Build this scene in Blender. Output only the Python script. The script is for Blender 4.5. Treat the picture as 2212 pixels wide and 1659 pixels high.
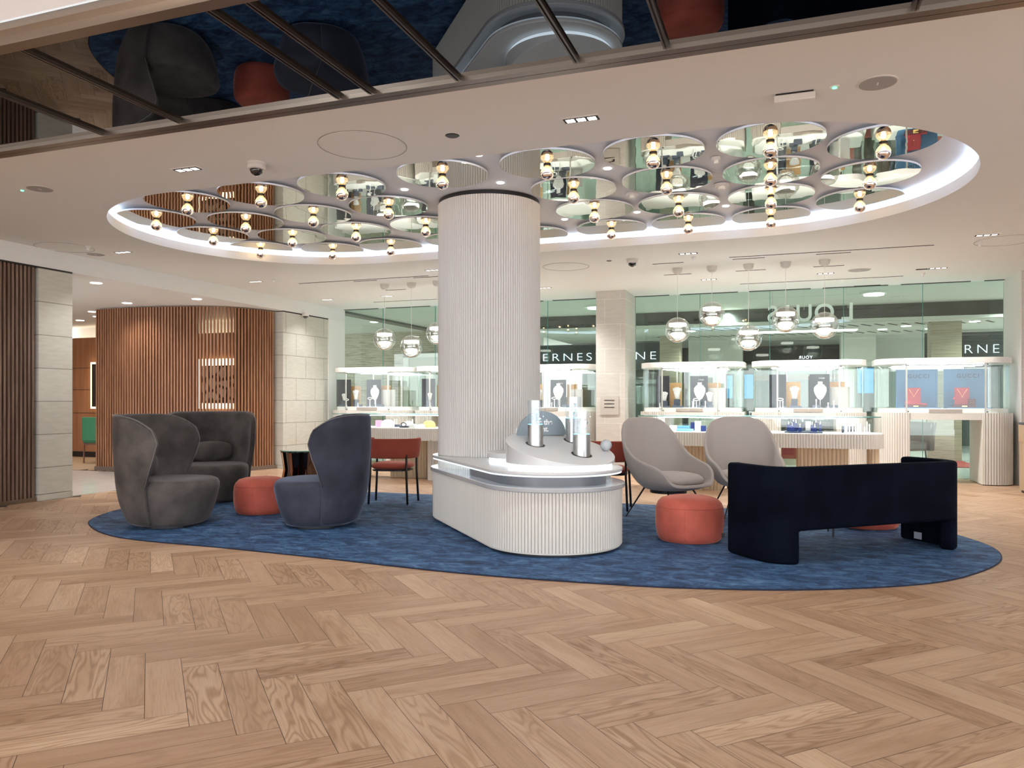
import bpy, bmesh, math, random
from mathutils import Vector, Matrix
from mathutils.geometry import tessellate_polygon
random.seed(7)
PI=math.pi
for o in list(bpy.data.objects): bpy.data.objects.remove(o)
S=bpy.context.scene; COL=S.collection

# ------------------------------------------------------------------ camera, world, exposure
# world axes: +x runs right along the far glass wall, +y runs away from the camera
cd=bpy.data.cameras.new('camera'); cam=bpy.data.objects.new('camera',cd); COL.objects.link(cam)
cam.location=(0,0,1.25); cam.rotation_euler=(PI/2,0,math.radians(19.8))
cd.sensor_width=36; cd.lens=36*1668/2212; cd.shift_y=36.5/2212; cd.clip_start=.05; cd.clip_end=200
S.camera=cam
w=bpy.data.worlds.new('world'); S.world=w; w.use_nodes=True
bg=w.node_tree.nodes['Background']; bg.inputs[0].default_value=(.97,.98,1,1); bg.inputs[1].default_value=2.3
S.view_settings.view_transform='Standard'; S.view_settings.look='None'
S.view_settings.exposure=1.0; S.view_settings.gamma=1; S.view_settings.use_curve_mapping=False

def spot(name,loc,power,size=120,blend=.6,col=(1,.975,.94),rad=.05,tgt=None):
    l=bpy.data.lights.new(name,'SPOT'); l.energy=power; l.spot_size=math.radians(size); l.spot_blend=blend
    l.color=col; l.shadow_soft_size=rad
    o=bpy.data.objects.new(name,l); COL.objects.link(o); o.location=loc
    if tgt: o.rotation_euler=(Vector(tgt)-Vector(loc)).to_track_quat('-Z','Y').to_euler()
    return o
def area(name,loc,sx,sy,power,col=(1,.95,.88),rot=(0,0,0)):
    l=bpy.data.lights.new(name,'AREA'); l.shape='RECTANGLE'; l.size=sx; l.size_y=sy; l.energy=power; l.color=col
    o=bpy.data.objects.new(name,l); COL.objects.link(o); o.location=loc; o.rotation_euler=rot
    return o
# recessed downlights of the lounge (their fixtures are built further down at the same points)
DOWN=[(-4.67,5.08),(-1.33,5.08),(-8.05,7.63),(2.13,10.2),(-1.24,10.17),(-8.04,10.23),(-8.2,12.5),(-4.9,10.2),(2.0,12.5)]
for i,(x,y) in enumerate(DOWN): spot('downlight_beam',(x,y,3.14),(45 if x<-8 else 90),118,.8)
for (x,y) in [(-6.9,12.45),(-3.9,12.45),(-1.2,12.45),(.5,12.45)]: spot('downlight_beam',(x,y,3.14),195,130,.8,(1,.985,.95))
# lamps behind the camera, in the part of the shop the camera stands in
for (x,y) in [(-5.5,-.8),(-1.5,-1.5),(2.5,-.5),(4.5,4.5),(4.5,8.5),(-6.8,1.4)]: spot('downlight_beam',(x,y,2.48 if y<2 else 3.1),100,150,.7,(1,.98,.95),.08)
spot('wall_wash',(-4.2,-1.6,.5),75,100,.9,(.93,.97,1),.1,(-2.2,1.2,2.5))  # added unseen uplight that brightens the white ceiling above the camera
# adjoining room
for (x,y) in [(-9.24,8.29),(-10.64,10.17),(-9.14,10.15),(-12.28,10.94),(-13.85,12.03)]: spot('downlight_beam',(x,y,2.9),(26 if (x,y) in ((-10.64,10.17),(-9.14,10.15)) else 60),140,.9,(1,.92,.82))
# mall lamps
for (x,y) in [(-6.6,17.0),(-3.9,16.2),(1.2,16.2),(4,17),(-1.3,17.5)]: spot('downlight_beam',(x,y,3.2),150,140,.7,(.9,1,.95),.08)
for (x,y) in [(-8.6,17.6),(-2,19.5),(2,19.5),(5,19.5)]: spot('downlight_beam',(x,y,2.83),110,140,.7,(.95,1,.95),.08)

# ------------------------------------------------------------------ helpers
def link(o): COL.objects.link(o); return o
def tag(o,label=None,cat=None,group=None,kind=None):
    if label: o['label']=label
    if cat: o['category']=cat
    if group: o['group']=group
    if kind: o['kind']=kind
    return o
def thing(name,label,cat,loc=(0,0,0),rz=0,group=None):
    o=bpy.data.objects.new(name,None); link(o); o.location=loc; o.rotation_euler=(0,0,rz); o.empty_display_size=.1
    return tag(o,label,cat,group)
def copy_tree(o,parent=None):
    c=o.copy(); link(c); c.parent=parent
    for ch in o.children: copy_tree(ch,c)
    return c
class MB:
    def __init__(s): s.b=bmesh.new()
    def box(s,x0,x1,y0,y1,z0,z1):
        v=[s.b.verts.new(p) for p in [(x0,y0,z0),(x1,y0,z0),(x1,y1,z0),(x0,y1,z0),(x0,y0,z1),(x1,y0,z1),(x1,y1,z1),(x0,y1,z1)]]
        for f in [(3,2,1,0),(4,5,6,7),(0,1,5,4),(1,2,6,5),(2,3,7,6),(3,0,4,7)]: s.b.faces.new([v[i] for i in f])
        return s
    def obox(s,c,dx,dy,dz,rz=0,rx=0,ry=0):
        m=Matrix.Translation(c)@Matrix.Rotation(rz,4,'Z')@Matrix.Rotation(ry,4,'Y')@Matrix.Rotation(rx,4,'X')
        v=[s.b.verts.new(m@Vector(p)) for p in [(-dx/2,-dy/2,-dz/2),(dx/2,-dy/2,-dz/2),(dx/2,dy/2,-dz/2),(-dx/2,dy/2,-dz/2),(-dx/2,-dy/2,dz/2),(dx/2,-dy/2,dz/2),(dx/2,dy/2,dz/2),(-dx/2,dy/2,dz/2)]]
        for f in [(3,2,1,0),(4,5,6,7),(0,1,5,4),(1,2,6,5),(2,3,7,6),(3,0,4,7)]: s.b.faces.new([v[i] for i in f])
        return s
    def loft(s,rings,cap0=True,cap1=True,closed=True):
        R=[[s.b.verts.new(p) for p in r] for r in rings]
        n=len(R[0])
        for a,b in zip(R,R[1:]):
            for i in range(n if closed else n-1):
                j=(i+1)%n; s.b.faces.new([a[i],a[j],b[j],b[i]])
        if cap0: s.b.faces.new(list(reversed(R[0])))
        if cap1: s.b.faces.new(R[-1])
        return s
    def prism(s,pts,z0,z1,cap0=True,cap1=True):
        return s.loft([[(x,y,z0) for x,y in pts],[(x,y,z1) for x,y in pts]],cap0,cap1)
    def cyl(s,x,y,z0,z1,r,n=32,r1=None,cap0=True,cap1=True):
        r1=r if r1 is None else r1
        return s.loft([[(x+q*math.cos(2*PI*i/n),y+q*math.sin(2*PI*i/n),z) for i in range(n)] for z,q in ((z0,r),(z1,r1))],cap0,cap1)
    def lathe(s,prof,n=32,x=0,y=0,cap0=True,cap1=True):
        return s.loft([[(x+r*math.cos(2*PI*i/n),y+r*math.sin(2*PI*i/n),z) for i in range(n)] for r,z in prof],cap0,cap1)
    def sphere(s,c,r,n=24,m=14,z0=-1,z1=1):
        a0=math.asin(z0); a1=math.asin(z1)
        rr=[]
        for k in range(m+1):
            a=a0+(a1-a0)*k/m; rr.append((max(r*math.cos(a),r*.002),c[2]+r*math.sin(a)))
        return s.lathe(rr,n,c[0],c[1])
    def tube(s,pts,r,n=10,closed=False,taper=None):
        pts=[Vector(p) for p in pts]; R=[]; N=len(pts); up=None
        for i,p in enumerate(pts):
            if closed: d=(pts[(i+1)%N]-pts[i-1]).normalized()
            else: d=(pts[min(i+1,N-1)]-pts[max(i-1,0)]).normalized()
            if up is None:
                up=Vector((0,0,1)) if abs(d.z)<.9 else Vector((1,0,0))
            a=(up-d*up.dot(d)).normalized(); b=d.cross(a); up=a
            q=r if taper is None else r*(1+(taper-1)*i/(N-1))
            R.append([p+a*q*math.cos(2*PI*k/n)+b*q*math.sin(2*PI*k/n) for k in range(n)])
        if closed: R.append(R[0]); return s.loft(R,False,False)
        return s.loft(R)
    def build(s,name,mat,parent=None,smooth=False,bevel=0,seg=2,sub=0,solid=0,soff=-1,angle=35):
        bmesh.ops.remove_doubles(s.b,verts=s.b.verts,dist=1e-6)
        bmesh.ops.recalc_face_normals(s.b,faces=s.b.faces)
        me=bpy.data.meshes.new(name); s.b.to_mesh(me); s.b.free()
        me.materials.append(mat)
        o=bpy.data.objects.new(name,me); link(o); o.parent=parent
        if solid:
            m=o.modifiers.new('solid','SOLIDIFY'); m.thickness=solid; m.offset=soff; m.use_even_offset=True
        if bevel:
            m=o.modifiers.new('bevel','BEVEL'); m.width=bevel; m.segments=seg; m.limit_method='ANGLE'; m.angle_limit=math.radians(40)
        if sub:
            m=o.modifiers.new('sub','SUBSURF'); m.levels=sub; m.render_levels=sub
        if smooth:
            me.polygons.foreach_set('use_smooth',[True]*len(me.polygons))
            if smooth!='all': me.set_sharp_from_angle(angle=math.radians(angle))
        return o
def box(name,mat,x0,x1,y0,y1,z0,z1,parent=None,bevel=0,**k): return MB().box(x0,x1,y0,y1,z0,z1).build(name,mat,parent,bevel=bevel,**k)
def struct(o,label=None): o['kind']='structure'; (label and o.__setitem__('label',label)); return o
def textmesh(name,body,size,loc,rot,mat,parent=None,ext=.002,sp=1.0,mirror=False,align='LEFT',bold=0):
    cu=bpy.data.curves.new(name,'FONT'); cu.body=body; cu.size=size; cu.extrude=ext; cu.space_character=sp; cu.align_x=align; cu.offset=bold
    t=bpy.data.objects.new('tmp',cu); link(t)
    dg=bpy.context.evaluated_depsgraph_get(); dg.update()
    me=bpy.data.meshes.new_from_object(t.evaluated_get(dg)); bpy.data.objects.remove(t)
    if mirror:
        for v in me.vertices: v.co.x*=-1
        me.flip_normals()
    me.materials.clear(); me.materials.append(mat)
    o=bpy.data.objects.new(name,me); link(o); o.location=loc; o.rotation_euler=rot; o.parent=parent
    return o
# outlines
def stadium(c1,c2,r,n=40):
    a=math.atan2(c2[1]-c1[1],c2[0]-c1[0]); P=[]
    for i in range(n+1): t=a-PI/2+PI*i/n; P.append((c2[0]+r*math.cos(t),c2[1]+r*math.sin(t)))
    for i in range(n+1): t=a+PI/2+PI*i/n; P.append((c1[0]+r*math.cos(t),c1[1]+r*math.sin(t)))
    return P
def rrect(x0,x1,y0,y1,rf,rb=.02,n=12):
    P=[]
    for cx,cy,a,r in ((x1-rf,y0+rf,-90,rf),(x1-rb,y1-rb,0,rb),(x0+rb,y1-rb,90,rb),(x0+rf,y0+rf,180,rf)):
        for i in range(n+1): t=math.radians(a+90*i/n); P.append((cx+r*math.cos(t),cy+r*math.sin(t)))
    return P
def sell(a,b,n=2.5,N=40,cx=0,cy=0,rot=0):
    P=[]
    for i in range(N):
        t=2*PI*i/N; c,s=math.cos(t),math.sin(t)
        x=a*abs(c)**(2/n)*(1 if c>=0 else -1); y=b*abs(s)**(2/n)*(1 if s>=0 else -1)
        P.append((cx+x*math.cos(rot)-y*math.sin(rot),cy+x*math.sin(rot)+y*math.cos(rot)))
    return P
def flute(P,pitch,depth,closed=True,k=10):
    """resample an outline and press half-round ribs into it"""
    Q=P+[P[0]] if closed else P
    L=[0]
    for a,b in zip(Q,Q[1:]): L.append(L[-1]+math.hypot(b[0]-a[0],b[1]-a[1]))
    T=L[-1]; n=max(1,round(T/pitch)); out=[]; j=0
    for i in range(n*k+(0 if closed else 1)):
        s=T*i/(n*k)
        while j<len(L)-2 and L[j+1]<s: j+=1
        f=(s-L[j])/max(L[j+1]-L[j],1e-9)
        a,b=Q[j],Q[j+1]; dx,dy=b[0]-a[0],b[1]-a[1]; l=math.hypot(dx,dy) or 1
        t=(i%k)/k; d=depth*(1-abs(math.sin(PI*t))**.38)
        out.append((a[0]+dx*f-dy/l*d,a[1]+dy*f+dx/l*d))   # outlines run anticlockwise: inward is left
    return out

# ------------------------------------------------------------------ materials
def newmat(name):
    m=bpy.data.materials.new(name); m.use_nodes=True; nt=m.node_tree
    return m,nt,nt.nodes['Principled BSDF'],nt.nodes['Material Output']
def pb(name,col,rough=.5,metal=0,spec=.5,coat=0,sheen=0,bump=0,bscale=200,var=0,vscale=3,sheencol=None):
    m,nt,b,o=newmat(name)
    b.inputs['Base Color'].default_value=(*col,1); b.inputs['Roughness'].default_value=rough; b.inputs['Metallic'].default_value=metal
    b.inputs['Specular IOR Level'].default_value=spec; b.inputs['Coat Weight'].default_value=coat; b.inputs['Coat Roughness'].default_value=.08
    if sheen:
        b.inputs['Sheen Weight'].default_value=sheen; b.inputs['Sheen Roughness'].default_value=.35
        b.inputs['Sheen Tint'].default_value=(*(sheencol or col),1)
    tc=nt.nodes.new('ShaderNodeTexCoord')
    if var:
        n=nt.nodes.new('ShaderNodeTexNoise'); n.inputs['Scale'].default_value=vscale; n.inputs['Detail'].default_value=5
        nt.links.new(tc.outputs['Object'],n.inputs['Vector'])
        r=nt.nodes.new('ShaderNodeValToRGB'); r.color_ramp.elements[0].position=.35; r.color_ramp.elements[1].position=.68
        r.color_ramp.elements[0].color=(*[c*(1-var) for c in col],1); r.color_ramp.elements[1].color=(*[min(1,c*(1+var)) for c in col],1)
        nt.links.new(n.outputs['Fac'],r.inputs['Fac']); nt.links.new(r.outputs['Color'],b.inputs['Base Color'])
    if bump:
        n=nt.nodes.new('ShaderNodeTexNoise'); n.inputs['Scale'].default_value=bscale; n.inputs['Detail'].default_value=3
        nt.links.new(tc.outputs['Object'],n.inputs['Vector'])
        u=nt.nodes.new('ShaderNodeBump'); u.inputs['Strength'].default_value=bump; u.inputs['Distance'].default_value=.01
        nt.links.new(n.outputs['Fac'],u.inputs['Height']); nt.links.new(u.outputs['Normal'],b.inputs['Normal'])
    return m
def emit(name,col,st):
    m=bpy.data.materials.new(name); m.use_nodes=True; nt=m.node_tree; nt.nodes.clear()
    e=nt.nodes.new('ShaderNodeEmission'); e.inputs[0].default_value=(*col,1); e.inputs[1].default_value=st
    o=nt.nodes.new('ShaderNodeOutputMaterial'); nt.links.new(e.outputs[0],o.inputs[0]); return m
def glass(name,tint=(.96,.985,.97),refl=.08,rough=.0,tmax=.7,glow=None):
    m=bpy.data.materials.new(name); m.use_nodes=True; nt=m.node_tree; nt.nodes.clear()
    t=nt.nodes.new('ShaderNodeBsdfTransparent'); t.inputs[0].default_value=(*tint,1)
    g=nt.nodes.new('ShaderNodeBsdfGlossy'); g.inputs['Roughness'].default_value=rough; g.inputs['Color'].default_value=(.95,1,.98,1)
    f=nt.nodes.new('ShaderNodeLayerWeight'); f.inputs['Blend'].default_value=.35
    mr=nt.nodes.new('ShaderNodeMapRange'); mr.inputs['To Min'].default_value=refl; mr.inputs['To Max'].default_value=tmax
    p=nt.nodes.new('ShaderNodeMath'); p.operation='POWER'; p.inputs[1].default_value=3
    nt.links.new(f.outputs['Facing'],p.inputs[0]); nt.links.new(p.outputs[0],mr.inputs['Value'])
    mx=nt.nodes.new('ShaderNodeMixShader'); nt.links.new(mr.outputs[0],mx.inputs[0]); nt.links.new(t.outputs[0],mx.inputs[1]); nt.links.new(g.outputs[0],mx.inputs[2])
    o=nt.nodes.new('ShaderNodeOutputMaterial'); nt.links.new(mx.outputs[0],o.inputs[0])
    if glow:
        e=nt.nodes.new('ShaderNodeEmission'); e.inputs[0].default_value=(*glow[0],1); e.inputs[1].default_value=glow[1]
        ad=nt.nodes.new('ShaderNodeAddShader'); nt.links.new(mx.outputs[0],ad.inputs[0]); nt.links.new(e.outputs[0],ad.inputs[1]); nt.links.new(ad.outputs[0],o.inputs[0])
    return m
def mirror(name,col,rough=.01,wave=0,wscale=6):
    m,nt,b,o=newmat(name); b.inputs['Base Color'].default_value=(*col,1); b.inputs['Metallic'].default_value=1; b.inputs['Roughness'].default_value=rough
    if wave:
        tc=nt.nodes.new('ShaderNodeTexCoord'); n=nt.nodes.new('ShaderNodeTexNoise'); n.inputs['Scale'].default_value=wscale; n.inputs['Detail'].default_value=1
        nt.links.new(tc.outputs['Object'],n.inputs['Vector'])
        u=nt.nodes.new('ShaderNodeBump'); u.inputs['Strength'].default_value=1; u.inputs['Distance'].default_value=wave
        nt.links.new(n.outputs['Fac'],u.inputs['Height']); nt.links.new(u.outputs['Normal'],b.inputs['Normal'])
    return m
def woodmat(name,c1,c2,axis='Z',scale=30,rough=.5,attr=None):
    m,nt,b,o=newmat(name); b.inputs['Roughness'].default_value=rough
    tc=nt.nodes.new('ShaderNodeTexCoord'); mp=nt.nodes.new('ShaderNodeMapping')
    sc={'X':(.06,1,1),'Y':(1,.06,1),'Z':(1,1,.06)}[axis]; mp.inputs['Scale'].default_value=[q*scale for q in sc]
    nt.links.new(tc.outputs['Object'],mp.inputs['Vector'])
    n=nt.nodes.new('ShaderNodeTexNoise'); n.inputs['Scale'].default_value=1; n.inputs['Detail'].default_value=6; n.inputs['Distortion'].default_value=.4
    nt.links.new(mp.outputs[0],n.inputs['Vector'])
    r=nt.nodes.new('ShaderNodeValToRGB'); r.color_ramp.elements[0].position=.3; r.color_ramp.elements[1].position=.72
    r.color_ramp.elements[0].color=(*c1,1); r.color_ramp.elements[1].color=(*c2,1)
    nt.links.new(n.outputs['Fac'],r.inputs['Fac']); nt.links.new(r.outputs['Color'],b.inputs['Base Color'])
    return m
def floormat():
    m,nt,b,o=newmat('oak_planks'); N=nt.nodes.new; Lk=nt.links.new
    uv=N('ShaderNodeUVMap'); uv.uv_map='plank'
    at=N('ShaderNodeAttribute'); at.attribute_name='rnd'; at.attribute_type='GEOMETRY'
    sep=N('ShaderNodeSeparateColor'); Lk(at.outputs['Color'],sep.inputs[0])
    off=N('ShaderNodeVectorMath'); off.operation='SCALE'; Lk(at.outputs['Color'],off.inputs[0]); off.inputs['Scale'].default_value=37
    add=N('ShaderNodeVectorMath'); Lk(uv.outputs[0],add.inputs[0]); Lk(off.outputs[0],add.inputs[1])
    # cathedral figure: rings of a log cut along its length
    mp=N('ShaderNodeMapping'); mp.inputs['Scale'].default_value=(1.3,9,1); Lk(add.outputs[0],mp.inputs['Vector'])
    n1=N('ShaderNodeTexNoise'); n1.inputs['Scale'].default_value=1.15; n1.inputs['Detail'].default_value=1.5; n1.inputs['Distortion'].default_value=.35; Lk(mp.outputs[0],n1.inputs['Vector'])
    mul=N('ShaderNodeMath'); mul.operation='MULTIPLY'; mul.inputs[1].default_value=64; Lk(n1.outputs['Fac'],mul.inputs[0])
    sn=N('ShaderNodeMath'); sn.operation='SINE'; Lk(mul.outputs[0],sn.inputs[0])
    s2=N('ShaderNodeMapRange'); s2.inputs['From Min'].default_value=-1; s2.inputs['From Max'].default_value=1; Lk(sn.outputs[0],s2.inputs['Value'])
    pw=N('ShaderNodeMath'); pw.operation='POWER'; pw.inputs[1].default_value=2.6; Lk(s2.outputs[0],pw.inputs[0])
    # fine fibre
    mp2=N('ShaderNodeMapping'); mp2.inputs['Scale'].default_value=(6,170,1); Lk(add.outputs[0],mp2.inputs['Vector'])
    n2=N('ShaderNodeTexNoise'); n2.inputs['Scale'].default_value=1; n2.inputs['Detail'].default_value=4; Lk(mp2.outputs[0],n2.inputs['Vector'])
    # slow tone change
    mp3=N('ShaderNodeMapping'); mp3.inputs['Scale'].default_value=(1.5,9,1); Lk(add.outputs[0],mp3.inputs['Vector'])
    n3=N('ShaderNodeTexNoise'); n3.inputs['Scale'].default_value=1; n3.inputs['Detail'].default_value=3; Lk(mp3.outputs[0],n3.inputs['Vector'])
    base=N('ShaderNodeValToRGB'); cr=base.color_ramp
    cr.elements[0].position=0; cr.elements[0].color=(.40,.25,.155,1)
    cr.elements[1].position=1; cr.elements[1].color=(.66,.47,.325,1)
    for p,c in ((.2,(.44,.285,.185)),(.55,(.485,.325,.215)),(.88,(.53,.37,.25))):
        e=cr.elements.new(p); e.color=(*c,1)
    Lk(sep.outputs[0],base.inputs['Fac'])
    d1=N('ShaderNodeMixRGB'); d1.blend_type='MULTIPLY'; d1.inputs[2].default_value=(.66,.57,.48,1)
    f1=N('ShaderNodeMath'); f1.operation='MULTIPLY'; Lk(pw.outputs[0],f1.inputs[0]); Lk(sep.outputs[1],f1.inputs[1])
    Lk(f1.outputs[0],d1.inputs[0]); Lk(base.outputs['Color'],d1.inputs[1])
    d2=N('ShaderNodeMixRGB'); d2.blend_type='MULTIPLY'; d2.inputs[2].default_value=(.74,.66,.58,1)
    r2=N('ShaderNodeMapRange'); r2.inputs['From Min'].default_value=.45; r2.inputs['From Max'].default_value=.8; r2.inputs['To Max'].default_value=.75; Lk(n2.outputs['Fac'],r2.inputs['Value'])
    Lk(r2.outputs[0],d2.inputs[0]); Lk(d1.outputs[0],d2.inputs[1])
    d3=N('ShaderNodeMixRGB'); d3.blend_type='MULTIPLY'; d3.inputs[2].default_value=(.82,.76,.7,1)
    r3=N('ShaderNodeMapRange'); r3.inputs['From Min'].default_value=.4; r3.inputs['From Max'].default_value=.7; Lk(n3.outputs['Fac'],r3.inputs['Value'])
    Lk(r3.outputs[0],d3.inputs[0]); Lk(d2.outputs[0],d3.inputs[1]); Lk(d3.outputs[0],b.inputs['Base Color'])
    b.inputs['Roughness'].default_value=.42; b.inputs['Specular IOR Level'].default_value=.4
    bp=N('ShaderNodeBump'); bp.inputs['Strength'].default_value=.12; bp.inputs['Distance'].default_value=.002; Lk(n2.outputs['Fac'],bp.inputs['Height']); Lk(bp.outputs[0],b.inputs['Normal'])
    return m
def rugmat():
    m,nt,b,o=newmat('blue_viscose_pile'); N=nt.nodes.new; Lk=nt.links.new
    tc=N('ShaderNodeTexCoord'); mp=N('ShaderNodeMapping'); mp.inputs['Rotation'].default_value=(0,0,math.radians(-20)); mp.inputs['Scale'].default_value=(2.3,4.2,1); Lk(tc.outputs['Object'],mp.inputs['Vector'])
    n=N('ShaderNodeTexNoise'); n.inputs['Scale'].default_value=2.1; n.inputs['Detail'].default_value=10; n.inputs['Roughness'].default_value=.78; n.inputs['Distortion'].default_value=.9; Lk(mp.outputs[0],n.inputs['Vector'])
    r=N('ShaderNodeValToRGB'); cr=r.color_ramp
    cr.elements[0].position=.38; cr.elements[0].color=(.002,.008,.032,1); cr.elements[1].position=.66; cr.elements[1].color=(.11,.215,.37,1)
    e=cr.elements.new(.45); e.color=(.009,.032,.095,1); e=cr.elements.new(.53); e.color=(.032,.09,.20,1)
    Lk(n.outputs['Fac'],r.inputs['Fac']); Lk(r.outputs['Color'],b.inputs['Base Color'])
    b.inputs['Roughness'].default_value=.7; b.inputs['Specular IOR Level'].default_value=.25; b.inputs['Sheen Weight'].default_value=.12; b.inputs['Sheen Tint'].default_value=(.3,.5,.8,1)
    v=N('ShaderNodeTexNoise'); v.inputs['Scale'].default_value=220; Lk(tc.outputs['Object'],v.inputs['Vector'])
    bp=N('ShaderNodeBump'); bp.inputs['Strength'].default_value=.5; bp.inputs['Distance'].default_value=.01; Lk(v.outputs['Fac'],bp.inputs['Height']); Lk(bp.outputs[0],b.inputs['Normal'])
    return m
def tilemat(name,base,line,sx,sz,axis='YZ',lw=.006,var=.06,scale=6):
    """large stone panels with thin joints"""
    m,nt,b,o=newmat(name); N=nt.nodes.new; Lk=nt.links.new
    tc=N('ShaderNodeTexCoord'); sp=N('ShaderNodeSeparateXYZ'); Lk(tc.outputs['Object'],sp.inputs[0])
    cb=N('ShaderNodeCombineXYZ'); Lk(sp.outputs['Y' if axis=='YZ' else 'X'],cb.inputs[0]); Lk(sp.outputs['Z'],cb.inputs[1])
    br=N('ShaderNodeTexBrick'); br.inputs['Scale'].default_value=1; br.inputs['Brick Width'].default_value=sx; br.inputs['Row Height'].default_value=sz; br.inputs['Mortar Size'].default_value=lw; br.inputs['Mortar Smooth'].default_value=0
    br.inputs['Color1'].default_value=(*base,1); br.inputs['Color2'].default_value=(*[c*(1-var) for c in base],1); br.inputs['Mortar'].default_value=(*line,1)
    Lk(cb.outputs[0],br.inputs['Vector'])
    mp=N('ShaderNodeMapping'); mp.inputs['Scale'].default_value=(1,1,5); Lk(tc.outputs['Object'],mp.inputs['Vector'])
    n=N('ShaderNodeTexNoise'); n.inputs['Scale'].default_value=scale; n.inputs['Detail'].default_value=6; Lk(mp.outputs[0],n.inputs['Vector'])
    mr=N('ShaderNodeMapRange'); mr.inputs['From Min'].default_value=.3; mr.inputs['From Max'].default_value=.7; mr.inputs['To Min'].default_value=1-var; mr.inputs['To Max'].default_value=1+var; Lk(n.outputs['Fac'],mr.inputs['Value'])
    mx=N('ShaderNodeVectorMath'); mx.operation='SCALE'; Lk(br.outputs['Color'],mx.inputs[0]); Lk(mr.outputs[0],mx.inputs['Scale']); Lk(mx.outputs[0],b.inputs['Base Color'])
    b.inputs['Roughness'].default_value=.55; return m
def travmat(name,base,dark):
    m,nt,b,o=newmat(name); N=nt.nodes.new; Lk=nt.links.new
    tc=N('ShaderNodeTexCoord'); mp=N('ShaderNodeMapping'); mp.inputs['Scale'].default_value=(.8,.8,15); Lk(tc.outputs['Object'],mp.inputs['Vector'])
    n=N('ShaderNodeTexNoise'); n.inputs['Scale'].default_value=3.2; n.inputs['Detail'].default_value=10; n.inputs['Roughness'].default_value=.65; Lk(mp.outputs[0],n.inputs['Vector'])
    r=N('ShaderNodeValToRGB'); r.color_ramp.elements[0].position=.33; r.color_ramp.elements[0].color=(*dark,1); r.color_ramp.elements[1].position=.55; r.color_ramp.elements[1].color=(*base,1)
    Lk(n.outputs['Fac'],r.inputs['Fac']); Lk(r.outputs['Color'],b.inputs['Base Color']); b.inputs['Roughness'].default_value=.5; return m

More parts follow.
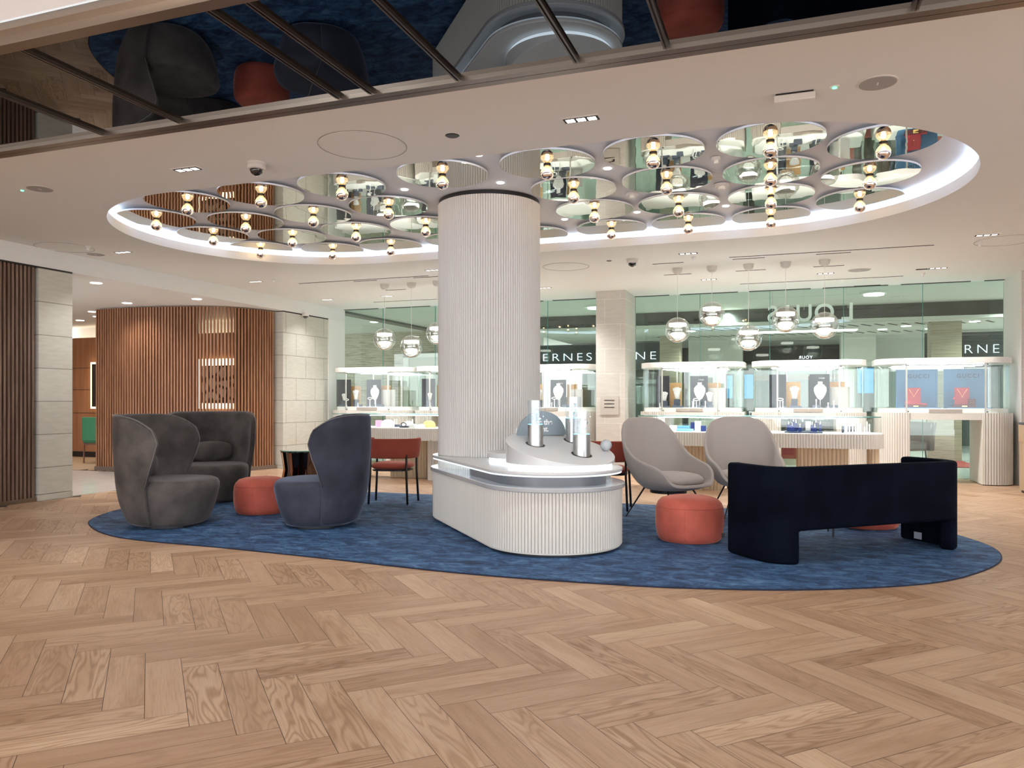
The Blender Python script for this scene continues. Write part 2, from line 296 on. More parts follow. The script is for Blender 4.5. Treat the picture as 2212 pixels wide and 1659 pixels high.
M=dict(
 ceil=pb('ceiling_paint',(.80,.80,.785),.75,spec=.2), rec=pb('recess_paint',(.80,.82,.86),.7,spec=.2), white=pb('white_paint',(.84,.835,.81),.5),
 floor=floormat(), gap=pb('joint_dark',(.05,.03,.02),.8), stonefloor=pb('polished_pale_stone',(.78,.76,.74),.12,var=.04), rug=rugmat(),
 rugedge=pb('rug_binding',(.004,.008,.03),.8), walnut=woodmat('walnut_slats',(.24,.10,.05),(.44,.215,.11)), walnutdark=woodmat('smoked_walnut_slats',(.13,.075,.05),(.26,.17,.125)),
 walnutpanel=woodmat('walnut_panel',(.30,.125,.055),(.42,.20,.10),scale=14), dark=pb('dark_backing',(.018,.010,.008),.8), stone=tilemat('ribbed_limestone',(.60,.585,.52),(.30,.28,.24),20,.415),
 stone2=tilemat('limestone_panels',(.60,.585,.52),(.32,.30,.26),.62,.42), stone3=tilemat('pillar_limestone',(.58,.55,.505),(.66,.63,.58),.55,.43,'XZ'),
 bronze=pb('brushed_bronze',(.30,.245,.20),.32,metal=1), jointm=pb('dark_bronze',(.16,.14,.125),.35,metal=1), smoke=mirror('smoked_black_mirror',(.11,.115,.12),.004),
 disc=mirror('bronze_tint_mirror',(.42,.425,.37),.006,.0007,4), collar=pb('black_lamp_holder',(.02,.016,.012),.35), brasscol=pb('brass_collar',(.55,.38,.16),.3,metal=1), silver=mirror('silver_crown',(.93,.85,.80),.10),
 bulbglass=glass('lit_bulb_glass',(1,.95,.85),.06,0,.5,((1,.72,.42),.32)), filament=emit('filament_glow',(1,.68,.34),42), cove=emit('cove_strip_light',(.74,.86,1),11),
 tierled=emit('tier_strip_light',(.80,.92,1),.75), islandled=emit('island_strip_light',(.80,.92,1),1.9), caseled=emit('case_strip_light',(.92,.97,1),14), warmled=emit('warm_strip_light',(1,.80,.50),2.2),
 rib=pb('ivory_lacquer_ribs',(.66,.635,.59),.42), ribcol=pb('column_lacquer_ribs',(.70,.68,.655),.38), slab=pb('gloss_grey_white_lacquer',(.60,.61,.62),.16), signbody=pb('dark_grey_lacquer',(.13,.135,.15),.25), basetop=pb('gloss_mid_grey_lacquer',(.40,.41,.43),.12), beige=pb('sand_lacquer',(.56,.49,.40),.45), ribwood=pb('sand_ribs',(.60,.48,.33),.5),
 taupe=pb('taupe_handle',(.42,.38,.34),.5), charcoal=pb('charcoal_velvet',(.082,.072,.068),.75,sheen=.4,sheencol=(.45,.42,.46),var=.3,vscale=5,bump=.15,spec=.2), piping=pb('velvet_piping',(.13,.12,.125),.5,sheen=.6,sheencol=(.8,.78,.8)),
 navyvel=pb('blue_grey_velvet',(.040,.044,.062),.72,sheen=.6,sheencol=(.35,.42,.6),var=.3,vscale=4,bump=.15,spec=.2),
 coral=pb('coral_velvet',(.46,.10,.07),.7,sheen=.5,sheencol=(1,.55,.45),var=.18,vscale=5,bump=.1,spec=.25), terra=pb('terracotta_velvet',(.42,.085,.055),.7,sheen=.5,sheencol=(1,.5,.4),var=.12,bump=.1,spec=.25),
 linen=pb('stone_grey_upholstery',(.53,.485,.45),.85,sheen=.35,sheencol=(.9,.88,.86),bump=.25,bscale=500,spec=.2), linenback=pb('pale_blue_grey_upholstery',(.42,.46,.50),.85,sheen=.3,bump=.25,bscale=500,spec=.2),
 sofa=pb('midnight_velvet',(.003,.0045,.010),.8,sheen=.03,sheencol=(.10,.2,.4),var=.3,vscale=4,spec=.04), black=pb('black_powder_coat',(.012,.012,.014),.4), label=pb('woven_label',(.35,.38,.45),.7),
 glass=glass('shopfront_glass',(.84,.90,.86),.06), cglass=glass('case_glass',(.965,.99,.98),.06), edge=pb('green_glass_edge',(.08,.30,.25),.1,coat=1), steel=pb('brushed_steel',(.44,.42,.40),.38,metal=.7),
 tubeglass=glass('clear_tube_glass',(.97,.985,1),.05,0,.5), ice=emit('ice_blue_rod',(.35,.85,1),.9), sign=pb('grey_blue_sign_board',(.27,.33,.37),.6), white2=pb('white_lettering',(.9,.9,.9),.5), ball=pb('matt_grey_ball',(.50,.54,.58),.55),
 globe=glass('pendant_glass',(.86,.86,.85),.28), globem=mirror('pendant_half_mirror',(.75,.74,.72),.05), led=emit('pendant_led',(1,.96,.88),3.5), canopy=pb('pendant_canopy',(.62,.60,.56),.5),
 charcard=pb('charcoal_display_card',(.055,.062,.082),.45), rattan=pb('rattan_panel',(.80,.48,.22),.6,var=.15,vscale=60), bust=pb('white_leatherette',(.85,.84,.82),.5), plinthdark=pb('slate_plinth',(.07,.09,.13),.4),
 gblue=pb('petrol_blue_suede',(.09,.24,.42),.7,var=.08), gred=pb('crimson_suede',(.48,.045,.07),.7,sheen=.3), gdark=pb('oxblood_base',(.10,.012,.02),.5), gold=pb('gold',(.9,.62,.22),.25,metal=1), navy=pb('royal_blue_stand',(.01,.03,.16),.5), sky=pb('sky_blue_tray',(.18,.45,.72),.5), diamond=pb('silver_jewellery',(.85,.87,.9),.12,metal=1),
 gtext=pb('dark_blue_letters',(.02,.035,.06),.5), greenlea=pb('green_leather',(.03,.22,.10),.45), chairwood=woodmat('chair_walnut',(.12,.05,.03),(.22,.10,.06)), oak=woodmat('pale_oak_veneer',(.42,.29,.18),(.52,.38,.25),'Z',20),
 mallwhite=pb('mall_plaster',(.60,.61,.56),.7), malldark=pb('mall_dark_glass',(.05,.052,.05),.25,var=.4,vscale=2), malldark2=pb('shopfront_dark',(.03,.045,.05),.3), trav=travmat('travertine',(.46,.42,.33),(.17,.15,.10)), trav2=travmat('travertine_column',(.40,.35,.27),(.25,.21,.15)),
 mallfloor=pb('mall_floor_stone',(.55,.60,.56),.2), signglow=emit('sign_white_glow',(.75,.93,1),1.5), signsoft=emit('small_sign_glow',(.7,.9,1),2.2), lampglow=emit('mall_lamp_glow',(.95,1,.97),4), screenglow=emit('blue_screen',(.12,.50,.95),.55), grille=pb('speaker_grille',(.36,.34,.33),.6), cream=pb('cream_plastic',(.74,.71,.68),.4),
 green=emit('green_indicator',(.05,1,.35),6), dlglow=emit('downlight_lens',(1,.96,.9),6), trilens=emit('triple_downlight_lens',(1,.96,.9),1.2), slot=pb('slot_shadow',(.02,.018,.016),.8), brown=pb('brown_leather',(.055,.035,.025),.4), red=pb('red_upholstery',(.33,.035,.03),.7), magenta=pb('rose_card',(.8,.35,.5),.6), obs=mirror('dark_multicolour_lacquer',(.10,.06,.05),.06,.01,3),
)

# ================================================================== ROOM SHELL
ZC=3.16; ZL=2.92                       # lounge ceiling, lower ceiling of the adjoining room
C1=(-5.35,7.52); C2=(-.45,7.50); RO=1.93   # stadium opening in the ceiling
# --- herringbone floor: one mesh of planks
def herringbone():
    W=.1562; Lp=.7167; ox,oy=(-1.1276*.9409-3.461*.3387),(-1.1276*.3387+3.461*.9409)
    A=(.7071,-.7071); B=(.7071,.7071); k=Lp/W; g=.0011
    bm=bmesh.new(); uvl=bm.loops.layers.uv.new('plank'); cl=bm.loops.layers.float_color.new('rnd')
    rr=random.Random(11)
    def plank(a0,a1,b0,b1,alongA):
        cx=(a0+a1)/2*W; cy=(b0+b1)/2*W; x=ox+A[0]*cx+B[0]*cy; y=oy+A[1]*cx+B[1]*cy
        if not(-12.2<x<7.5 and -3<y<14.05): return
        if x<-8.9 and y<10.5: return
        if x<-9 and y>12.6: return
        P=[(a0*W+g,b0*W+g),(a1*W-g,b0*W+g),(a1*W-g,b1*W-g),(a0*W+g,b1*W-g)]
        f=bm.faces.new([bm.verts.new((ox+A[0]*p+B[0]*q,oy+A[1]*p+B[1]*q,0)) for p,q in P])
        t=rr.random(); t=rr.random()**1.0*.8+.05 if t>.04 else .93
        c=(t,rr.random()**1.5,rr.random(),1)
        for l,(p,q) in zip(f.loops,P):
            l[uvl].uv=(p-a0*W,q-b0*W-W/2) if alongA else (q-b0*W,p-a0*W-W/2)
            l[cl]=c
    for m in range(-6,18):
        for i in range(-80,100):
            a=i-m*k; b=i+m*k
            plank(a,a+k,b,b+1,True); plank(a,a+1,b+1,b+1+k,False)
    bmesh.ops.recalc_face_normals(bm,faces=bm.faces)
    for f in bm.faces:
        if f.normal.z<0: f.normal_flip()
    me=bpy.data.meshes.new('floor'); bm.to_mesh(me); bm.free(); me.materials.append(M['floor'])
    o=link(bpy.data.objects.new('floor',me)); return o
struct(herringbone(),'oak herringbone parquet floor')
struct(box('floor',M['gap'],-16,8,-3.2,14.2,-.1,-.0015))
struct(box('floor',M['stonefloor'],-15.5,-8.86,5,10.42,-.0015,.003),'polished pale stone floor in the opening on the left')
struct(box('floor',M['oak'],-15.5,-12.1,10.42,13.2,-.0015,.002),'oak floor of the adjoining room')
struct(box('trim_1',M['bronze'],-15.5,-8.86,10.40,10.43,-.001,.006))
# --- main ceiling with the stadium opening
def holed(name,outer,hole,z,mat):
    pts=[Vector((x,y,0)) for x,y in outer]; h=[Vector((x,y,0)) for x,y in hole]
    tris=tessellate_polygon([pts,h]); allp=outer+hole
    bm=bmesh.new(); vs=[bm.verts.new((x,y,z)) for x,y in allp]
    for t in tris:
        try: bm.faces.new([vs[i] for i in t])
        except ValueError: pass
    bmesh.ops.recalc_face_normals(bm,faces=bm.faces)
    me=bpy.data.meshes.new(name); bm.to_mesh(me); bm.free(); me.materials.append(mat)
    return link(bpy.data.objects.new(name,me))
hole=stadium(C1,C2,RO,48)
struct(holed('ceiling',[(-8.8,2.73),(8,2.73),(8,14.1),(-8.8,14.1)],hole,ZC,M['ceil']),'plaster ceiling with a long oval recess')
# recess: lip, cove ledge, cove wall, recess ceiling
lip=MB(); r1=stadium(C1,C2,RO,48); r2=stadium(C1,C2,RO+.17,48)
lip.loft([[(x,y,ZC) for x,y in r1],[(x,y,ZC+.105) for x,y in r1],[(x,y,ZC+.105) for x,y in stadium(C1,C2,RO+.02,48)],[(x,y,ZC+.03) for x,y in stadium(C1,C2,RO+.02,48)],[(x,y,ZC+.03) for x,y in r2],[(x,y,ZC+.19) for x,y in r2]],False,False)
struct(lip.build('ceiling',M['rec'],smooth=True))
mb=MB(); a=stadium(C1,C2,RO+.17,48); mb.loft([[(x,y,ZC+.19) for x,y in a],[(x,y,ZC+.3) for x,y in a]],True,True); struct(mb.build('ceiling',M['rec']))
mb=MB(); a=stadium(C1,C2,RO+.085,48); b=stadium(C1,C2,RO+.105,48)
mb.loft([[(x,y,ZC+.05) for x,y in a],[(x,y,ZC+.065) for x,y in a],[(x,y,ZC+.065) for x,y in b],[(x,y,ZC+.05) for x,y in b],[(x,y,ZC+.05) for x,y in a]],False,False)
tag(mb.build('cove_strip_light',M['cove']),'cool white strip light hidden round the oval ceiling recess','strip light')
# --- dropped soffit near the camera with smoked mirror panels in bronze frames
struct(box('ceiling',M['white'],-9,7,1.86,2.72,2.49,3.2)); struct(box('ceiling',pb('cool_white_paint',(.86,.91,.97),.5),-9,7,-3.2,1.82,2.50,2.6),'plain white ceiling above the viewer')  # cool daylight tint is put into the near ceiling's paint colour
ms=thing('mirrored_soffit','smoked black mirror ceiling panels in bronze frames nearest the viewer','mirror ceiling',(-1,2.3,2.46))
def loc(o,parent): o.location=-parent.location; return o
JX=[-5.4,-4.6,-3.75,-2.92,-2.48,-1.685,-1.54,-1.17,-.713,-.396,.362,1.2,2.2,3.2]
xs=[-6.2]+JX+[4.4]
for a,b in zip(xs,xs[1:]): loc(box('mirror_panel',M['smoke'],a+.008,b-.008,1.93,2.66,2.462,2.475,ms),ms)
for a in JX:
    mb=MB(); mb.box(a-.010,a-.003,1.91,2.68,2.449,2.485); mb.box(a+.003,a+.010,1.91,2.68,2.449,2.485); mb.box(a-.003,a+.003,1.91,2.68,2.457,2.485)
    loc(mb.build('joint_bar',M['jointm'],ms),ms)
mb=MB(); mb.box(-6.3,4.5,2.655,2.690,2.445,2.49); mb.box(-6.3,4.5,2.690,2.700,2.458,2.49); mb.box(-6.3,4.5,2.700,2.735,2.448,2.50)
loc(mb.build('frame_rail',M['bronze'],ms),ms)
mb=MB(); mb.box(-6.3,4.5,1.865,1.915,2.447,2.5); mb.box(-6.3,4.5,1.83,1.865,2.475,2.5)
loc(mb.build('frame_rail',M['bronze'],ms),ms)
# --- left side: slatted wall, stone pier, bulkhead
def slats(name,path,pitch,wd,dp,z0,z1,mat,back=None,skip=None):
    L=[0]
    for a,b in zip(path,path[1:]): L.append(L[-1]+math.hypot(b[0]-a[0],b[1]-a[1]))
    mb=MB(); n=int(L[-1]/pitch); j=0
    for i in range(n):
        s=pitch*(i+.5)
        while L[j+1]<s: j+=1
        f=(s-L[j])/(L[j+1]-L[j]); a,b=path[j],path[j+1]
        mb.obox((a[0]+(b[0]-a[0])*f,a[1]+(b[1]-a[1])*f,(z0+z1)/2),wd,dp,z1-z0,math.atan2(b[1]-a[1],b[0]-a[0]))
    return mb.build(name,mat)
struct(slats('wall_left',[(-8.84,3.6),(-8.84,7.03)],.0525,.026,.05,.05,2.905,M['walnutdark']),'dark slatted timber wall at the left edge')
struct(box('wall_left',M['dark'],-9.0,-8.87,3.6,7.04,0,2.92)); struct(box('baseboard_left',M['bronze'],-8.87,-8.812,3.6,7.03,0,.05))
struct(box('wall_left',M['stone'],-9.25,-8.79,7.04,7.52,.085,2.905),'ribbed cream stone pier beside the slatted wall')
struct(box('baseboard_left',M['stone'],-9.24,-8.785,7.04,7.52,0,.078))
struct(box('ceiling',M['ceil'],-16,-8.8,3.6,14.08,ZL,3.3)); struct(box('wall_left',M['white'],-9.2,-8.8,-3,3.6,0,3.2))
struct(box('trim_2',M['slot'],-8.806,-8.79,3.6,7.52,2.905,2.925))
# --- curved slatted screen
scr=[(-11.83,10.62),(-11.2,10.60),(-10.7,10.64),(-10.2,10.73),(-9.8,10.83),(-9.52,10.97),(-9.30,11.16),(-9.14,11.42),(-9.05,11.68),(-8.99,11.98)]
def cr(P,n=8,closed=False):
    out=[]; N=len(P)
    rng=range(N) if closed else range(N-1)
    for i in rng:
        p0=P[(i-1)%N] if closed or i>0 else P[0]; p1=P[i]; p2=P[(i+1)%N]; p3=P[(i+2)%N] if closed or i+2<N else P[-1]
        for k in range(n):
            t=k/n; out.append(tuple(.5*((2*p1[d])+(-p0[d]+p2[d])*t+(2*p0[d]-5*p1[d]+4*p2[d]-p3[d])*t*t+(-p0[d]+3*p1[d]-3*p2[d]+p3[d])*t**3) for d in range(len(p1))))
    if not closed: out.append(P[-1])
    return out
scrp=cr(scr,6)
sc=thing('slatted_screen','curved walnut slatted screen from floor to ceiling behind the charcoal chairs','screen',(-10.2,11,0))
o=slats('slats',scrp,.0575,.030,.055,.07,2.9,M['walnut']); o.parent=sc; loc(o,sc)
def ribbon(path,off,z0,z1,th=.02):
    mb=MB(); a=[];
    for i,p in enumerate(path):
        q=path[min(i+1,len(path)-1)]; r=path[max(i-1,0)]; d=Vector((q[0]-r[0],q[1]-r[1])).normalized(); a.append((Vector((p[0]-d.y*off,p[1]+d.x*off)),Vector((p[0]-d.y*(off+th),p[1]+d.x*(off+th)))))
    mb.loft([[(x.x,x.y,z0),(x.x,x.y,z1),(y.x,y.y,z1),(y.x,y.y,z0)] for x,y in a]); return mb
n=len(scrp)
loc(ribbon(scrp[:int(n*.46)],.05,.07,2.9).build('backing',M['dark'],sc),sc)
loc(ribbon(scrp[int(n*.70):],.05,.07,2.9).build('backing',M['dark'],sc),sc)
loc(ribbon(scrp,-.045,0,.07,.10).build('plinth',pb('plinth_brown',(.16,.115,.09),.5),sc),sc)
struct(box('wall_left',M['stone2'],-9.05,-8.82,12.0,13.47,.06,2.9),'cream stone panel wall between the screen and the glass'); struct(box('baseboard_left',M['stone2'],-9.04,-8.815,12.0,13.47,0,.055))
struct(box('wall_left',M['white'],-9.1,-8.802,13.47,14.08,0,2.918)); struct(box('trim_3',M['slot'],-8.83,-8.81,12.0,13.47,2.9,2.922))
# room behind the screen: walnut wall, lit niche with picture, cove
struct(box('wall_back',M['walnutpanel'],-15.5,-9.1,13.0,13.1,0,2.66),'walnut panelled wall of the adjoining room'); struct(box('wall_back',M['white'],-15.5,-9.1,13.3,13.35,2.5,3))
struct(box('trim_4',M['warmled'],-15.5,-9.1,13.12,13.2,2.62,2.64)); struct(box('baseboard_back',M['dark'],-15.5,-9.1,12.96,13.0,0,.12))
struct(box('wall_left',M['walnutpanel'],-15.6,-15.5,3.6,13.1,0,2.92))
struct(box('trim_5',M['slot'],-15.5,-12,12.992,12.999,1.98,1.986)); struct(box('trim_6',M['slot'],-15.5,-12,12.992,12.999,1.50,1.506)); struct(box('trim_7',M['slot'],-15.5,-12,12.992,12.999,.98,.986))
pf=thing('lit_picture_niche','glowing framed black and white picture seen through the slatted screen','picture',(-11.1,12.96,1.5))
loc(box('light_frame',M['warmled'],-11.62,-10.55,12.94,12.99,1.09,2.12,pf),pf)
def picmat():
    m,nt,b,o=newmat('abstract_picture'); N=nt.nodes.new
    tc=N('ShaderNodeTexCoord'); v=N('ShaderNodeTexVoronoi'); v.feature='DISTANCE_TO_EDGE'; v.inputs['Scale'].default_value=4
    nt.links.new(tc.outputs['Object'],v.inputs['Vector']); r=N('ShaderNodeValToRGB'); r.color_ramp.elements[0].position=.08; r.color_ramp.elements[0].color=(.03,.02,.015,1); r.color_ramp.elements[1].position=.16; r.color_ramp.elements[1].color=(.75,.66,.55,1)
    nt.links.new(v.outputs['Distance'],r.inputs[0]); nt.links.new(r.outputs[0],b.inputs['Base Color']); return m
loc(box('picture',picmat(),-11.52,-10.65,12.90,12.94,1.20,1.98,pf),pf)
wl=thing('lit_wall_panel','tall warm glowing wall panel beside the slatted screen','wall light',(-14.35,12.9,1.2))
loc(box('light_panel',M['warmled'],-14.52,-14.2,12.88,12.96,1.08,2.10,wl),wl); loc(box('panel_face',M['dark'],-14.44,-13.2,12.84,12.88,1.12,2.06,wl),wl)
# --- far glass wall and pillars
for i,(a,b) in enumerate([(-9.07,-7.91),(-7.91,-6.72),(-6.72,-5.5),(-5.5,-4.353),(-4.353,-3.18),(-2.67,-1.512),(-1.512,-.328),(-.328,.846),(.846,2.033),(2.033,3.19)]):
    g=struct(box('window_%d'%(i+1),M['glass'],a+.004,b-.004,14.1,14.112,0,ZC))
    if i: box('window_joint',M['edge'],a-.004,a+.004,14.1,14.112,0,ZC,g); 
struct(box('trim_8',M['black'],-9.10,-9.07,14.08,14.13,0,ZC))
mb=MB(); x=-9.0
while x<3.0: mb.box(x,x+1.0,14.04,14.07,3.150,3.162); x+=1.19
struct(mb.build('trim_9',M['slot']))
struct(box('wall_pillar',M['stone3'],-3.18,-2.67,13.15,14.15,0,3.3),'square limestone pillar between the display cases')
struct(box('wall_right',M['stone3'],3.19,6,13.17,14.2,0,3.3),'limestone pillar at the right end of the glass wall'); struct(box('trim_10',M['cream'],3.175,3.19,13.16,14.1,0,3.16))
struct(box('wall_right',M['stone3'],7.6,7.8,4,14.2,0,3.3))
# vent plate and cameras on pillar
v=thing('vent_plate','square stone coloured vent plate with three slots low on the limestone pillar','vent',(-2.94,13.14,1.17))
box('plate',pb('vent_stone',(.50,.465,.42),.6),-.16,.16,-.006,.008,-.16,.16,v); 
for z in (-.03,.03,.09): box('slot',M['slot'],-.09,.09,-.009,-.004,z-.006,z+.006,v)

# ================================================================== MALL BEYOND THE GLASS
struct(box('floor',M['mallfloor'],-16,9,14.14,30,-.1,0),'pale stone floor of the mall beyond the glass')
struct(box('ceiling',M['mallwhite'],-16,9,14.14,17.6,3.25,3.4)); struct(box('wall_mall',M['malldark'],-6.0,9,17.6,17.7,2.93,3.5),'dark upper glazing band of the mall')
struct(box('ceiling',M['mallwhite'],-6.0,9,17.7,30,2.9,3.0)); struct(box('ceiling',M['mallwhite'],-16,-6.0,17.6,30,3.25,3.4)); struct(box('trim_11',M['malldark'],-9.6,-9.3,14.2,22,3.2,3.249))
struct(box('trim_12',M['mallwhite'],-6.0,9,17.52,17.62,2.90,2.96))
for yy,off,lab in ((18.4,0,'nearer row of short slanted air slots in the mall ceiling'),(20.3,-.5,'farther row of short slanted air slots in the mall ceiling')):
    t=thing('air_slot_row',lab,'air slots',(0,yy,2.899))
    for i in range(26): MB().obox((-2.6+i*.26+off,0,-.002),.05,.5,.006,-.45).build('slot',M['slot'],t)
struct(box('wall_mall',M['trav'],-16,-6.9,20.0,20.3,0,3.25),'banded travertine wall of the mall at the left')
dr=thing('mall_doorway','pale door frame set in the travertine wall','door',(-9.6,19.98,0))
for a,b,c,d in ((-.92,-.76,0,2.62),(.76,.92,0,2.62),(-.92,.92,2.5,2.62)): box('door_frame',M['mallwhite'],a,b,-.04,.02,c,d,dr)
box('door_leaf',pb('door_olive',(.36,.37,.27),.5),-.76,.76,-.01,.01,0,2.5,dr)
struct(box('wall_mall',M['mallwhite'],-7.3,-6.92,20.3,22,0,3.2)); struct(box('wall_mall',M['mallwhite'],-2.6,-1.2,21.4,21.9,0,2.9))
struct(box('wall_mall',M['mallwhite'],1.2,2.0,21.0,21.6,0,2.9)); struct(box('wall_mall',M['mallwhite'],2.0,3.4,23,23.2,0,2.9))
struct(box('wall_mall',M['malldark2'],-6.4,9,24.5,24.6,0,2.9),'dark shop interiors across the mall')
for x,y,wd in ((-2.86,19.7,.5),(3.05,18.1,.56)):
    struct(box('wall_mall',M['trav2'],x-wd/2,x+wd/2,y,y+.5,0,2.9),'square travertine column of the mall')
# shopfronts
sf=thing('jeweller_shopfront','dark jeweller shopfront with large white glowing letters beyond the glass','shopfront',(-4.8,21.5,0))
box('fascia',M['malldark2'],-2.1,1.6,-.1,.1,2.12,2.86,sf); box('window_glass',M['glass'],-1.75,1.6,-.02,.02,0,2.1,sf)
def fit_text(o,w,z0,z1):
    bb=o.bound_box; dx=bb[4][0]-bb[0][0]; me=o.data; x0=bb[0][0]; y0=bb[0][1]; dy=bb[2][1]-bb[0][1]
    for v in me.vertices: v.co.x=(v.co.x-x0)/dx*w; v.co.y=(v.co.y-y0)/dy*(z1-z0)
o=textmesh('sign_lettering','ERNEST JONES',.3,(-1.93,-.13,2.33),(PI/2,0,0),M['signglow'],sf,.01,1.35,bold=-.007); fit_text(o,3.52,0,.28)
sf2=thing('louvred_shopfront','dark louvred shopfront with glowing white letters at the far right','shopfront',(4.2,20.5,0))
mb=MB(); mb.box(-1.2,2.2,0,.06,2.2,2.85)
for i in range(9): mb.box(-1.2,2.2,-.03,0,2.22+i*.07,2.25+i*.07)
mb.build('fascia',M['malldark2'],sf2)
o=textmesh('sign_lettering','ERNEST JONES',.3,(-.60,-.06,2.29),(PI/2,0,0),M['signglow'],sf2,.01,1.35,bold=-.007); fit_text(o,2.75,0,.26)
mb=MB()
for i in range(12): mb.box(-.15,.35,.3,.34,.55+i*.075,.59+i*.075)
mb.build('louvres',M['malldark'],sf2)
# hanging white letters seen from behind
hl=thing('hanging_letters','row of large white serif letters seen from behind at the top of the glass','sign',(.5,14.95,2.70))
for ch,px in (('L',.47),('O',.08),('U',-.26),('I',-.54),('S',-.80)):
    o=textmesh('letter',ch,.42,(px,0,0),(PI/2,0,0),M['white2'],hl,.03,mirror=True,align='CENTER',bold=.006); MB().cyl(px,0,.2,.55,.004,6).build('rod',M['mallwhite'],hl)
# glowing mirrored letters stand in for other shops' signs reflected in the glass
for body,x,z,s in (('SMITH',-2.0,2.36,.14),('EZ',-1.75,2.16,.16),('TUL',1.05,2.2,.16),('YOUR',.6,2.45,.12)):
    o=textmesh('small_sign',body,s,(x,23.5,z),(PI/2,0,0),M['signsoft'],None,.01,1.2,mirror=True)
    tag(o,'small glowing reversed lettering %s among the far shop signs'%body,'sign')
# shop frame in the middle of the mall view
sf3=thing('glazed_shop','wide glazed shop with black frame and grey interior across the mall','shopfront',(0,22.5,0))
for x in (-2.0,-.1,1.9): box('mullion',M['black'],x-.04,x+.04,-.05,.05,0,2.75,sf3)
box('head_rail',M['black'],-2.04,1.94,-.05,.05,2.68,2.76,sf3); box('counter',M['walnutpanel'],-1.6,1.6,.9,1.4,1.85,2.0,sf3); box('back_panel',M['mallwhite'],-1.9,1.9,1.5,1.55,2.0,2.3,sf3)
for i,(x,y,z,ww,hh) in enumerate([(-1.0,20.8,1.62,.22,.62),(-1.5,21.2,1.62,.14,.6),(1.75,20.9,1.75,.36,.62)]):
    t=thing('advert_screen',['bright blue advert screen in the gap between the two middle cases','narrow blue advert screen seen through the case right of the pillar','light blue screen in the gap beside the blue backed case'][i],'screen',(x,y,0))
    box('screen_face',M['screenglow'],-ww/2,ww/2,-.02,0,z-hh/2,z+hh/2,t); box('stand',M['malldark'],-ww/2-.03,ww/2+.03,0,.06,0,z+hh/2+.04,t)  # glowing panels added in place of the blue awnings across the mall
# mall lamps
for i,(x,y,lab) in enumerate([(-6.55,16.2,'flat round glowing ceiling lamp beyond the left glass'),(-3.85,15.9,'flat round glowing ceiling lamp beyond the glass near the pillar'),(1.45,15.6,'flat round glowing ceiling lamp beyond the right glass')]):
    t=thing('mall_ceiling_lamp',lab,'ceiling lamp',(x,y,3.25)); MB().cyl(0,0,-.035,0,.24).build('rim',M['mallwhite'],t); MB().cyl(0,0,-.06,-.035,.17).build('diffuser',M['lampglow'],t)
for x0,y0,z0 in [(-9.9,17.2,3.25),(-8.3,18.2,3.25),(-7.6,19.2,3.25),(-2.2,18.6,2.9),(2.4,18.9,2.9),(3.6,18.3,2.9),(2.0,19.6,2.9),(3.0,19.8,2.9),(4.4,19.0,2.9)]:
    t=thing('mall_downlight','small round recessed downlight in the mall ceiling','downlight',(x0,y0,z0),0,'mall downlights'); MB().cyl(0,0,-.012,0,.10,20).build('lens',M['lampglow'],t)
t=thing('ceiling_light_panel','long rectangular glowing light panel in the mall ceiling','light panel',(.3,19.4,2.9)); box('diffuser',M['lampglow'],-1.15,1.15,-.25,.25,-.02,0,t); box('rim',M['mallwhite'],-1.2,1.2,-.3,.3,-.012,0,t)
# brown armchair on a red rug in the mall
t=thing('mall_rug','dull red rug under the brown armchair beyond the glass','rug',(2.25,17.51,0)); MB().box(-1.1,1.1,-1.1,1.3,0,.012).build('pile',M['red'],t)
ac=thing('brown_armchair','brown leather armchair beyond the glass under the blue backed case','armchair',(1.87,16.51,.013),math.radians(215)); ac.scale=(1.3,1.3,1.12)
MB().box(-.33,.33,-.33,.33,.26,.42).build('seat',M['brown'],ac,bevel=.04)
mb=MB(); Q=[(-.40,.36),(-.42,-.1),(-.36,-.36),(.36,-.36),(.42,-.1),(.40,.36)]; P=cr(Q,6)
mb.loft([[(x,y,.26) for x,y in P],[(x*1.02,y*1.02,.55) for x,y in P],[(x*1.06,y*1.1,.86) if abs(x)<.39 else (x*1.06,y*1.06,.74) for x,y in P]],False,False,False)
mb.build('backrest',M['brown'],ac,solid=.06,smooth=True)
for sx in (-.3,.3):
    for sy in (-.3,.3): MB().tube([(sx,sy,.27),(sx*1.05,sy*1.05,0)],.012).build('leg',M['black'],ac)
t=thing('red_display_box','red lined box behind the right counter','box',(-0.05,16.24,0)); box('body',M['red'],-.24,.24,-.2,.2,.12,.55,t); box('base',M['beige'],-.26,.26,-.22,.22,0,.12,t)

# ================================================================== CEILING FITTINGS
def disc_light():
    t=thing('mirror_disc_light','x','ceiling light',(0,0,3.30))
    MB().cyl(0,0,0,.002,.413,72).build('mirror_disc',M['disc'],t,smooth=True)
    MB().cyl(0,0,.002,.018,.4135,72).build('disc_rim',M['rec'],t,smooth=True); MB().cyl(0,0,.018,.05,.06,24).build('mount',M['rec'],t,smooth=True)
    MB().cyl(0,0,-.010,0,.032,24).build('holder',M['collar'],t)
    b=MB().lathe([(.022,-.012),(.026,-.019),(.040,-.032),(.052,-.050),(.0575,-.066),(.058,-.074)],28,cap0=False,cap1=False).build('bulb_glass',M['bulbglass'],t,smooth='all')
    MB().lathe([(.058,-.074),(.0565,-.090),(.050,-.106),(.037,-.120),(.018,-.129),(.001,-.131)],28,cap0=False).build('silver_crown',M['silver'],b,smooth='all')
    MB().cyl(0,0,-.022,-.010,.022,20).build('brass_neck',M['brasscol'],b)
    mb=MB(); mb.sphere((0,0,-.055),.019,12,8); mb.build('filament',M['filament'],b,smooth='all')
    return t
